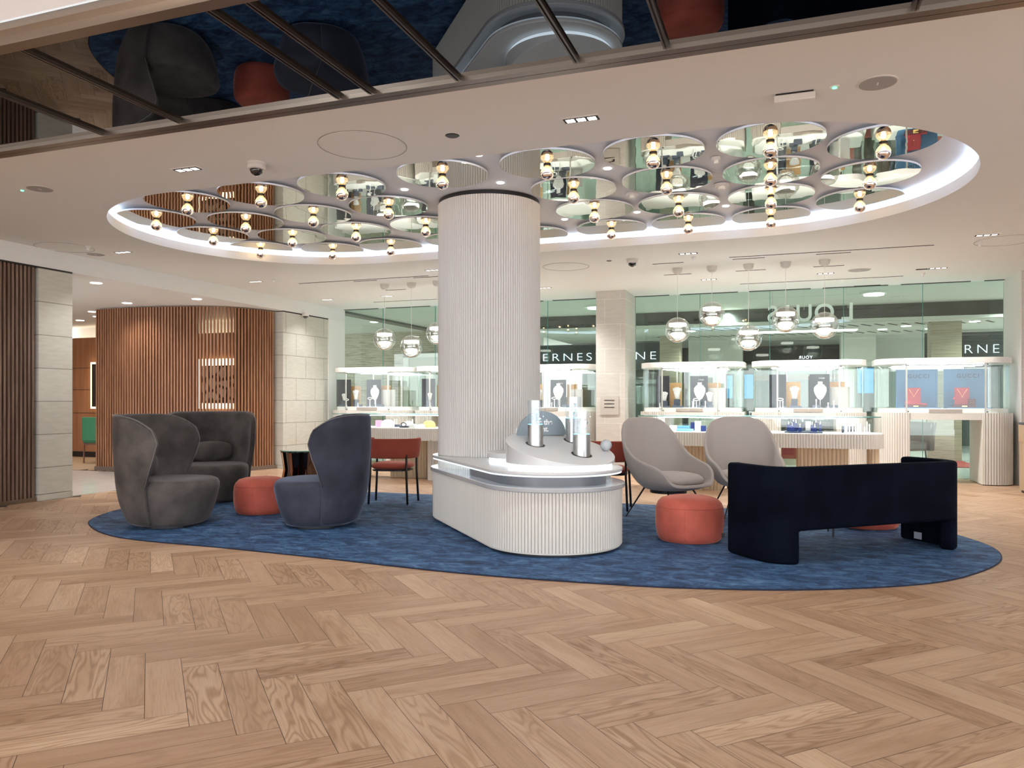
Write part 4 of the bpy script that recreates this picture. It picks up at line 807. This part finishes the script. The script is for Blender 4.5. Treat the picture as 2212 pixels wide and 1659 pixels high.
# adjoining room furniture
gc=thing('green_chair','green leather dining chair with dark wooden legs in the adjoining room','chair',(-13.22,11.95,.003),math.radians(12))
MB().box(-.22,.22,-.22,.22,.40,.47).build('seat',M['greenlea'],gc,bevel=.02); MB().box(-.22,.22,-.25,-.19,.44,.92).build('backrest',M['greenlea'],gc,bevel=.015)
for a in (-.2,.2):
    for b in (-.2,.2): MB().tube([(a,b,.41),(a,b*1.05,0)],.017,8,taper=.8).build('leg',M['chairwood'],gc)
MB().box(-.2,.2,-.22,-.19,.36,.4).build('rail',M['chairwood'],gc)
dt=thing('writing_table','pale topped writing table with walnut frame beside the green chair','table',(-12.50,12.30,.003)); MB().box(-.44,.55,-.35,.35,.72,.745).build('table_top',M['white'],dt); MB().box(-.4,.5,-.3,.3,.60,.72).build('drawer_box',M['beige'],dt)
for a in (-.42,.48):
    for b in (-.32,.3): MB().box(a,a+.04,b,b+.04,0,.72).build('leg',M['chairwood'],dt)
MB().box(-.3,.3,-.28,-.26,.12,.58).build('modesty_panel',M['beige'],dt)
t=thing('tray','flat grey tray on the writing table','tray',(-12.75,12.2,.749)); MB().box(-.12,.12,-.08,.08,0,.03).build('tray',M['grille'],t)
# oak cabinet at the right edge
cb=thing('oak_cabinet','pale oak cabinet with dark top cut by the right edge of the view','cabinet',(3.35,11.9,0))
MB().box(-.39,.8,-.45,.42,.04,.93).build('body',M['oak'],cb); MB().box(-.40,.81,-.46,.43,.93,.955).build('worktop',M['charcard'],cb); MB().box(-.37,.8,-.43,.4,0,.04).build('plinth',M['black'],cb)
d=MB().box(-.38,.8,-.462,-.45,.70,.925).build('drawer',M['oak'],cb); MB().box(-.02,.0,-.49,-.462,.79,.84).build('knob',M['black'],d); MB().box(-.38,.8,-.462,-.45,.05,.69).build('door',M['oak'],cb)
d2=MB().box(-.402,-.39,-.45,.41,.70,.925).build('drawer',M['oak'],cb); MB().box(-.425,-.402,-.06,.06,.80,.815).build('handle',M['black'],d2)

# ================================================================== DISPLAY CASES
CA,SA=math.cos(math.radians(19.8)),math.sin(math.radians(19.8))
def at(px,y,py=None):
    """point of the plane y=const seen at a pixel of the photograph"""
    t=(px-1106)/1668; Y=y/(t*SA+CA); X=t*Y
    return (X*CA-Y*SA, 1.25+(866-py)*Y/1668 if py is not None else None)
def tall_case(lab,u0,u1,legs=True,yf=13.08,yb=13.95):
    cx=(u0+u1)/2; t=thing('display_case',lab,'display case',(cx,yf,0),0,'tall glass display cases before the glass wall')
    a,b=u0-cx,u1-cx; d=yb-yf; R=.34
    for s_ in (-1,1):
        P=[(x-.0,y) for x,y in rrect(a+.0,a+.46,0,d,.30,.03)]
        # only the outer front corner is strongly rounded
        P=[]
        for ox,oy,ang,r in ((a+.46-.03,.03,-90,.03),(a+.46-.02,d-.02,0,.02),(a+.02,d-.02,90,.02),(a+.30,.30,180,.30)):
            for i in range(9): tt=math.radians(ang+90*i/8); P.append((ox+r*math.cos(tt),oy+r*math.sin(tt)))
        if s_>0: P=[(a+b-x,y) for x,y in reversed(P)]
        MB().prism(flute(P,.036,.015),.012,1.068).build('leg',M['rib'],t,smooth=True,angle=50)
    MB().box(a+.46,b-.46,.02,d-.02,.965,1.068).build('beam',M['rib'],t)
    MB().prism(rrect(a+.05,b-.05,.04,d-.02,R,.03),1.0685,1.135).build('platform',M['white'],t,smooth=True)
    MB().box(-.22,-.003,.015,.05,1.075,1.125).build('handle',M['taupe'],t); MB().box(.003,.22,.015,.05,1.075,1.125).build('handle',M['taupe'],t)
    out=rrect(a+.03,b-.03,.02,d-.01,R+.02,.02,10)
    mb=MB(); inn=rrect(a+.036,b-.036,.026,d-.016,R+.014,.015,10)
    mb.loft([[(x,y,1.07) for x,y in out],[(x,y,1.812) for x,y in out]],False,False); mb.build('glass_wall',M['cglass'],t,smooth=True)
    for px_ in (a+.41,b-.41):
        MB().box(px_-.007,px_+.007,.006,.022,1.07,1.81).build('glass_joint',M['edge'] if 0 else M['cglass'],t)
        MB().box(px_-.012,px_+.012,.020,.030,1.07,1.81).build('post',M['cream'],t)
        MB().box(px_+.015,px_+.03,.012,.03,1.785,1.80).build('hinge',M['black'],t); MB().box(px_+.015,px_+.03,.012,.03,1.08,1.095).build('hinge',M['black'],t)
    for px_ in (a+.55,b-.55): MB().box(px_-.008,px_+.008,d-.03,d-.014,1.135,1.81).build('rear_post',M['white'],t)
    MB().prism(rrect(a,b,0,d,R+.05,.03),1.812,1.900).build('lid',M['white'],t,smooth=True,bevel=.004)
    MB().box(a+.42,b-.42,.06,.075,1.804,1.811).build('strip_light',M['caseled'],t); MB().box(a+.3,b-.3,d-.10,d-.085,1.804,1.811).build('strip_light',M['caseled'],t)
    return t
CASES=[(-8.58,-6.83,'tall glass case at the far left against the cream wall'),(-6.77,-5.02,'tall glass case partly hidden left of the fluted column'),(-4.95,-3.22,'tall glass case between the fluted column and the pillar'),(-2.44,-.71,'tall glass case just right of the limestone pillar'),(-.60,1.14,'tall glass case in the middle right with two dark cards'),(1.26,3.13,'tall glass case at the right with petrol blue backdrops')]
for u0,u1,l in CASES: tall_case(l,u0,u1)
def long_counter(lab,u0,u1,joints,legs,yf=10.9,yb=11.62):
    cx=(u0+u1)/2; t=thing('counter_case',lab,'counter',(cx,yf,0),0); a,b=u0-cx,u1-cx; d=yb-yf; R=d/2-.005
    MB().prism(flute(rrect(a,b,0,d,R,R,16),.036,.014),.625,.812).build('fluted_band',M['rib'],t,smooth=True,angle=50)
    MB().prism(rrect(a+.02,b-.02,.02,d-.02,R-.02,R-.02,16),.812,.822).build('deck',M['white'],t,smooth=True)
    P=rrect(a+.03,b-.03,.03,d-.03,R-.03,R-.03,16)
    MB().loft([[(x,y,.823) for x,y in P],[(x,y,1.028) for x,y in P]],False,False).build('glass_wall',M['cglass'],t,smooth=True)
    MB().prism(P,1.0285,1.040,False,True).build('glass_top',M['cglass'],t,smooth=True)
    Q=rrect(a+.024,b-.024,.024,d-.024,R-.024,R-.024,16); n=len(Q)
    mb=MB(); mb.loft([[(x,y,z) for x,y in K] for K,z in ((P,1.030),(Q,1.030),(Q,1.041),(P,1.041),(P,1.030))],False,False); mb.build('glass_edge',M['edge'],t)
    for j in joints: MB().box(j-cx-.006,j-cx+.006,.022,.034,.70,1.03).build('glass_joint',M['tubeglass'],t)
    MB().box(a+.35,b-.35,.045,.06,1.016,1.024).build('strip_light',M['caseled'],t); MB().box(a+.35,b-.35,d-.06,d-.045,1.016,1.024).build('strip_light',M['caseled'],t)
    for l0,l1,y0,y1,m in legs:
        MB().prism(flute(rrect(l0-cx,l1-cx,y0-yf,y1-yf,.06,.06,6),.050,.012),.0,.625).build('leg',M[m],t,smooth=True,angle=50)
    return t
long_counter('long glass topped fluted counter at the right behind the grey lounge chairs',-2.11,1.165,[-.154,.576,-1.3],[(.08,.73,11.05,11.45,'ribwood'),(.97,1.10,11.1,11.45,'ribwood'),(-1.45,-.9,11.1,11.5,'ribwood'),(-2.0,-1.85,11.05,11.45,'rib')])
long_counter('long glass topped fluted counter left of the column behind the terracotta armchair',-7.25,-3.98,[-5.79,-4.9],[(-5.40,-5.15,11.0,11.45,'rib'),(-6.2,-5.5,11.25,11.5,'ribwood'),(-7.1,-6.9,11.0,11.45,'rib'),(-4.4,-4.15,11.0,11.45,'rib')])
# ---- contents of the tall cases (z of the platform is 1.135)
ZP=1.136
def mk(name,lab,cat,x,y,z,grp=None,rz=0): return thing(name,lab,cat,(x,y,z),rz,grp)
def card(x,w,h,y,lab,text=None):
    t=mk('display_card',lab,'display card',x,y,ZP); mb=MB(); n=10
    P=[(w*(i/n-.5),.05*(2*i/n-1)**2*-1) for i in range(n+1)]
    mb.loft([[(a,b,0),(a,b,h),(a,b+.006,h),(a,b+.006,0)] for a,b in P]); mb.build('card',M['charcard'],t,smooth=True)
    if text: textmesh('lettering',text,.042,(-.012,-.014,h-.075),(PI/2,0,0),M['white2'],t,.0006)
def panel(x,w,h,y,lab): t=mk('rattan_panel',lab,'display panel',x,y,ZP); MB().box(-w/2,w/2,-.006,.006,0,h).build('panel',M['rattan'],t)
def drum(x,w,h,y,lab):
    t=mk('curved_screen',lab,'display screen',x,y,ZP); mb=MB(); n=12; P=[(w/2*math.cos(PI+PI*i/n),w*.30*math.sin(PI+PI*i/n)) for i in range(n+1)]
    mb.loft([[(a,b,0),(a,b,h),(a*.97,b*.97,h),(a*.97,b*.97,0)] for a,b in P]); mb.build('screen',M['cream'],t,smooth=True)
def torso(x,y,z,h,lab,neck=None):
    """tapering necklace bust; neck=True stands it on a thin rod"""
    t=mk('necklace_bust',lab,'necklace bust',x,y,z); mb=MB(); N=28
    if neck:
        S_=[(.01,0),(.30*h,.01),(.38*h,.10)]; R=[]
        for f,wd,dp in ((.30,.05,.04),(.36,.20,.07),(.50,.36,.10),(.65,.46,.12),(.78,.44,.12),(.87,.28,.09),(.91,.17,.07),(1,.17,.07)): R.append([(wd*h/2*math.cos(2*PI*i/N),dp*h/2*math.sin(2*PI*i/N),f*h) for i in range(N)])
        mb.loft(R); mb.build('bust',M['bust'],t,smooth='all'); MB().cyl(0,0,0,.32*h,.006,10).build('rod',M['bust'],t); MB().cyl(0,0,0,.008,.03,20).build('foot',M['bust'],t)
        k=.72*h; w_=.16*h
    else:
        R=[]
        for f,wd,dp in ((0,.36,.30),(.3,.42,.30),(.6,.56,.30),(.8,.72,.30),(.9,.66,.26),(.95,.34,.2),(1,.32,.2)): R.append([(wd*h/2*math.cos(2*PI*i/N),dp*h/2*math.sin(2*PI*i/N)+.05*h*(1-f),f*h) for i in range(N)])
        mb.loft(R); mb.build('bust',M['bust'],t,smooth='all'); k=.62*h; w_=.15*h
    MB().tube([(-w_,-.06*h,k+.20*h),(-w_*.5,-.10*h,k+.06*h),(0,-.14*h,k-.02*h),(w_*.5,-.10*h,k+.06*h),(w_,-.06*h,k+.20*h)],.002,6).build('necklace',M['diamond'],t); MB().sphere((0,-.16*h,k-.04*h),.006,8,6).build('pendant',M['diamond'],t)
def block(x,y,w,h,lab,d=.14): t=mk('plinth_block',lab,'plinth',x,y,ZP,'slate plinth blocks in the tall cases'); MB().box(-w/2,w/2,-d/2,d/2,0,h).build('block',M['plinthdark'],t)
def ringstand(x,y,z,h,lab,grp,loop=False):
    t=mk('ring_stand',lab,'ring stand',x,y,z,grp); MB().lathe([(.02,0),(.018,.006),(.008,.014),(.007,h*.8),(.009,h)],14).build('stem',M['bust'],t,smooth=True)
    if loop: MB().tube([(.05*math.cos(a),0,h+.018+.018*math.sin(a)) for a in [2*PI*i/20 for i in range(20)]],.006,6,True).build('loop',M['bust'],t)
    else: MB().tube([(.010*math.cos(a),0,h+.008+.010*math.sin(a)) for a in [2*PI*i/12 for i in range(12)]],.0022,6,True).build('ring',M['diamond'],t)
def place(px0,px1,y): a=at(px0,y)[0]; b=at(px1,y)[0]; return (a+b)/2,abs(b-a)
NM=['far left case','second case from the left','case left of the pillar','case right of the pillar','middle right case']
DATA=[ # dark cards, rattan panels, screens, busts(px,top,neck), blocks, stands
 dict(c=[(727,758,820,0),(792,823,820,0)],r=[(758,779,834),(819,843,833)],d=[(822,851,842)],b=[(741,850,0,.13),(767,842,0,.19),(808,832,1,0)],k=[(733,752),(760,780),(792,812),(806,827)],s=[(750,1),(798,1),(813,0),(772,0)]),
 dict(c=[(911,940,818,0),(976,1006,818,0)],r=[(944,966,832)],d=[(1012,1040,842)],b=[(927,848,0,.13),(955,842,0,.19)],k=[(917,938)],s=[(931,0)]),
 dict(c=[(1189,1223,820,1)],r=[(1152,1171,830),(1224,1247,830)],d=[(1230,1257,841)],b=[(1163,840,0,.19),(1205,828,1,0)],k=[(1191,1210),(1212,1230)],s=[(1193,0),(1197,1),(1210,0)]),
 dict(c=[(1417,1446,812,0),(1491,1529,812,1)],r=[(1446,1472,827),(1522,1557,827)],d=[(1528,1567,838)],b=[(1435,846,0,.15),(1462,836,0,.2),(1511,826,1,0),(1532,846,0,.16)],k=[(1425,1448),(1450,1464),(1462,1477),(1493,1512),(1514,1528),(1526,1541)],s=[(1426,0),(1496,0),(1499,0),(1504,1),(1524,0)]),
 dict(c=[(1662,1698,809,0),(1749,1792,808,1)],r=[(1698,1729,825),(1786,1825,825)],d=[(1791,1836,836)],b=[(1716,834,0,.2),(1772,824,1,0)],k=[(1685,1700),(1704,1718),(1713,1734),(1754,1774),(1782,1800),(1792,1812)],s=[(1685,1),(1691,0),(1763,0),(1789,0),(1801,0)]),
]
for ci,dd in enumerate(DATA):
    nm=NM[ci]
    for i,(a,b,ty,tx) in enumerate(dd['c']):
        x,w_=place(a,b,13.55); h=at((a+b)/2,13.55,ty)[1]-ZP; card(x,w_,h,13.60,'tall dark curved display card, %s in the %s'%(['left','right'][i],nm),'Loupe' if tx else None)
    for i,(a,b,ty) in enumerate(dd['r']):
        x,w_=place(a,b,13.7); h=at(a,13.7,ty)[1]-ZP; panel(x,w_,h,13.70+.02*i,'woven orange rattan display panel, %s in the %s'%(['left','right'][i],nm))
    for i,(a,b,ty) in enumerate(dd['d']):
        x,w_=place(a,b,13.6); h=at(a,13.6,ty)[1]-ZP; drum(x,w_,h,13.66,'white curved half round screen at the right of the %s'%nm)
    for i,(a,b) in enumerate(dd['k']):
        x,w_=place(a,b,13.36); block(x,13.34+.07*(i%2),w_*.85,.045 if i%2 else .03,'dark slate plinth block under the jewellery in the tall cases',.06)
    for i,(px_,ty,nk,hh) in enumerate(dd['b']):
        x=at(px_,13.42)[0]; top=at(px_,13.42,ty)[1]; torso(x,13.45,ZP+.0 if nk else top-hh-.01,(top-ZP) if nk else hh+.01,'white %s necklace bust, %s in the %s'%(['tapering','oval headed'][nk],['leftmost','second from left','third from left','fourth from left'][i],nm),nk)
        if not nk and top-hh-.01>ZP+.01:
            t=mk('plinth_block','slate block carrying the %s bust of the %s'%(['leftmost','second','third','fourth'][i],nm),'plinth',x,13.45,ZP); MB().box(-.05,.05,-.035,.035,0,top-hh-.012-ZP).build('block',M['plinthdark'],t)
    for i,(px_,lp) in enumerate(dd['s']):
        x=at(px_,13.24)[0]; ringstand(x,13.21+.05*(i%2),ZP+.0,.07+.05*((i*7)%3)/2+(.05 if lp else 0),'small white ring stand in the tall glass cases','ring stands in the tall cases',bool(lp))
# blue backed case
for i,(a,b) in enumerate([(1935,2025),(2038,2133)]):
    x,w_=place(a,b,13.66); side=['left','right'][i]
    t=mk('blue_backdrop','petrol blue suede backdrop with dark letters, %s of two in the right case'%side,'backdrop',x,13.66,ZP)
    MB().box(-w_/2,w_/2,-.01,.01,0,.61).build('back',M['gblue'],t); MB().box(-w_/2,w_/2,-.30,-.01,0,.012).build('base',M['gblue'],t)
    for sx in (-1,1):
        f=MB().box(sx*(w_/2-.012)-.012,sx*(w_/2-.012)+.012,-.022,-.01,0,.61).build('edge_trim',M['gblue'],t)
        mb=MB()
    textmesh('lettering','GUCCI',.085,(-.125 if i==0 else -.12,-.012,.475),(PI/2,0,0),M['gtext'],t,.001,1.25)
    xs_=at([1978,2083][i],13.4)[0]
    q=mk('red_necklace_stand','crimson suede necklace slab in front of the %s blue backdrop'%side,'jewellery stand',xs_,13.45,ZP+.014)
    MB().box(-.155,.155,-.07,.05,0,.038).build('base',M['gdark'],q,bevel=.004); MB().box(-.035,.035,-.073,-.069,.01,.028).build('name_plate',M['gold'],q)
    MB().obox((-.02,.02,.17),.205,.02,.27,0,-.12).build('slab',M['gred'],q,bevel=.008)
    MB().tube([(-.085,-.012,.28),(-.02,-.012,.17),(.045,-.012,.28)],.003,6).build('necklace',M['gold'],q); MB().sphere((-.02,-.014,.16),.010,10,8).build('pendant',M['gold'],q)
    MB().obox((-.115,-.05,.075 if i==0 else .14),.075,.03,.05,.2,.1,.1).build('bow_cushion',M['gred'],q,bevel=.012)
    if i==0: MB().obox((.11,-.03,.052),.085,.06,.025).build('ring_box',M['gred'],q,bevel=.006); 
    else:
        b_=MB().obox((.105,-.02,.085),.095,.04,.095).build('earring_box',M['gdark'],q,bevel=.004)
        for ex in (-.018,.018):
            for ez in (-.01,.022): MB().sphere((.105+ex,-.042,.085+ez),.0055,8,6).build('earring',M['gold'],b_)
# ---- contents of the counters (deck at z .822)
ZD=.8225
def hand(px_,y,h,lab,grp,m='bust'):
    x=at(px_,y)[0]; t=mk('jewellery_stand',lab,'jewellery stand',x,y,ZD,grp); MB().lathe([(.022,0),(.02,.008),(.010,.02),(.009,h*.7),(.012,h*.85),(.004,h)],12).build('stem',M[m],t,smooth=True)
    MB().tube([(.011*math.cos(a),0,h*.8+.004*math.sin(a)) for a in [2*PI*i/10 for i in range(10)]],.002,5,True).build('ring',M['diamond'],t)
for i,px_ in enumerate([1826,1835,1842,1848,1853,1859,1868,1873,1878,1427,1433]): hand(px_,11.10+.09*(i%3),.09+.035*((i*5)%3),'slim white jewellery stand in the right counter','white jewellery stands in the right counter')
def cube(px0,px1,y,h,m,lab,grp=None,name='display_block',cat='display block',top=None,z=ZD):
    x,w_=place(px0,px1,y); t=mk(name,lab,cat,x,y,z,grp); MB().box(-w_/2,w_/2,-w_*.35,w_*.35,0,h).build('block',M[m],t,bevel=.003)
    if top: MB().lathe([(.008,h),(.006,h+.03),(.010,h+.04),(.002,h+.048)],10).build('finial',M['diamond'],t)
for i,(a,b,y,h,tp) in enumerate([(1699,1708,11.2,.09,1),(1707,1716,11.06,.075,1),(1710,1718,11.28,.125,1),(1716,1723,11.12,.11,1),(1724,1732,11.05,.055,1),(1751,1758,11.2,.085,1),(1759,1766,11.25,.115,1),(1756,1764,11.05,.06,1),(1768,1775,11.2,.09,1)]):
    cube(a,b,y,h,'navy','royal blue square jewellery stand in the middle of the right counter','royal blue stands in the right counter','blue_stand','jewellery stand',tp,ZD+.019)
x,w_=place(1695,1776,11.15); t=mk('dark_tray','long dark navy tray under the royal blue stands in the right counter','tray',x,11.15,ZD); MB().box(-w_/2,w_/2,-.17,.2,0,.018).build('tray',M['plinthdark'],t)
for i,(a,b) in enumerate([(1705,1713),(1714,1722),(1723,1730),(1749,1757),(1758,1766)]): cube(a,b,10.965,.012,'navy','small navy name plate along the front of the right counter','name plates in the right counter','name_plate','name plate')
cube(1740,1752,11.3,.15,'bust','white upright card between the royal blue stands','display',  'white_card','card',None,ZD+.019) if 0 else cube(1740,1752,11.30,.13,'bust','white upright card between the royal blue stands',None,'white_card','card',None,ZD+.019)
cube(1731,1737,11.3,.12,'plinthdark','dark perfume like tower beside the white card in the right counter',None,'dark_tower','display block',1,ZD+.019)
cube(1818,1826,11.25,.09,'plinthdark','slate block behind the white stands in the right counter, left one',None); cube(1829,1848,11.36,.085,'plinthdark','wide slate block behind the white stands in the right counter',None)
cube(1824,1831,11.02,.10,'bust','white square pillar at the front right of the right counter',None,'white_pillar')
cube(1461,1497,11.15,.03,'sky','flat sky blue tray in the left part of the right counter',None,'blue_tray','tray'); cube(1464,1490,11.30,.07,'sky','raised sky blue tray behind the flat one in the right counter',None,'blue_tray','tray')
cube(1501,1514,11.2,.14,'bust','white rounded card with orange spot in the right counter',None,'white_card','card'); cube(1514,1525,11.1,.08,'navy','navy square block beside the white rounded card in the right counter',None,'blue_stand','jewellery stand')
cube(1447,1462,11.1,.08,'bust','white square earring block in the right counter',None,'earring_block','display block'); cube(1492,1503,11.35,.12,'navy','tall navy block behind the sky blue trays',None,'blue_stand','jewellery stand')
def arch(px0,px1,y,m,lab):
    x,w_=place(px0,px1,y); t=mk('arched_block',lab,'display block',x,y,ZD); mb=MB(); n=16; h=w_*.62; P=[(-w_/2,0)]+[(w_/2*math.cos(PI-PI*i/n),h*.35+h*.65*math.sin(PI*i/n)) for i in range(n+1)]+[(w_/2,0)]
    mb.loft([[(a,-.05,b) for a,b in P],[(a,.05,b) for a,b in P]]); mb.build('block',M[m],t,smooth=True)
arch(826,849,11.15,'bust','white arched display block in the left counter beside the wing chair'); arch(872,891,11.2,'bust','white arched display block in the middle of the left counter'); arch(916,938,11.2,'rattan','tall pale gold rounded display block in the left counter beside the column')
arch(903,915,11.05,'bust','small white arched block before the gold one in the left counter'); arch(887,899,11.0,'bust','small low white arch in the left counter')
cube(813,824,11.2,.11,'magenta','rose pink card at the left of the left counter',None,'pink_card','card'); cube(848,862,11.3,.04,'plinthdark','slate block with heart shaped pieces in the left counter',None); cube(866,884,11.05,.03,'plinthdark','slate block with dark bangle in the left counter',None)
for i,px_ in enumerate([852,857,891]): hand(px_,11.38 if i<2 else 11.2,.13,'slim white jewellery stand in the left counter','white jewellery stands in the left counter')
t=mk('bangle','dark bangle lying in the left counter','bangle',at(873,11.0)[0],10.98,ZD+.03); MB().tube([(.045*math.cos(a),0,.02+.03*math.sin(a)) for a in [2*PI*i/24 for i in range(24)]],.007,8,True).build('band',M['black'],t)

# ---- globe pendants over the counters
def globe():
    t=thing('globe_pendant','x','pendant lamp',(0,0,ZC)); return t
GP=[(-6.251,11.2,2.26,'leftmost globe pendant over the left counter'),(-5.761,11.2,2.13,'lower globe pendant over the left counter, second from left'),(-5.30,11.2,2.33,'globe pendant half hidden by the left edge of the column'),
    (-1.525,11.27,2.27,'leftmost glass globe pendant over the right counter'),(-1.043,11.27,2.48,'highest glass globe pendant over the right counter, second from left'),(-.545,11.27,2.13,'lowest glass globe pendant over the right counter, the middle one'),(-.057,11.27,2.37,'glass globe pendant over the right counter, fourth from left'),(.44,11.27,2.27,'rightmost glass globe pendant over the right counter')]
for x,y,zc,lab in GP:
    t=thing('globe_pendant',lab,'pendant lamp',(x,y,ZC)); r=.183; c=zc-ZC
    MB().lathe([(.002,-.085),(.035,-.083),(.062,-.06),(.075,0)],28,cap1=False).build('canopy',M['canopy'],t,smooth=True)
    MB().cyl(0,0,c+r*.55,-.08,.0035,8).build('cord',M['white'],t)
    g=MB().sphere((0,0,c),r,48,28,-1,.97).build('globe_glass',M['globe'],t,smooth='all')
    MB().sphere((0,0,c),r*.985,40,12,-.999,-.82).build('mirror_coating',M['globem'],t,smooth='all')
    MB().cyl(0,0,c+r*.30,c+r*.52,r*.66,36).build('led_disc',M['led'],t,smooth=True); MB().cyl(0,0,c+r*.52,c+r*.58,r*.68,36).build('heat_sink',M['steel'],t,smooth=True)
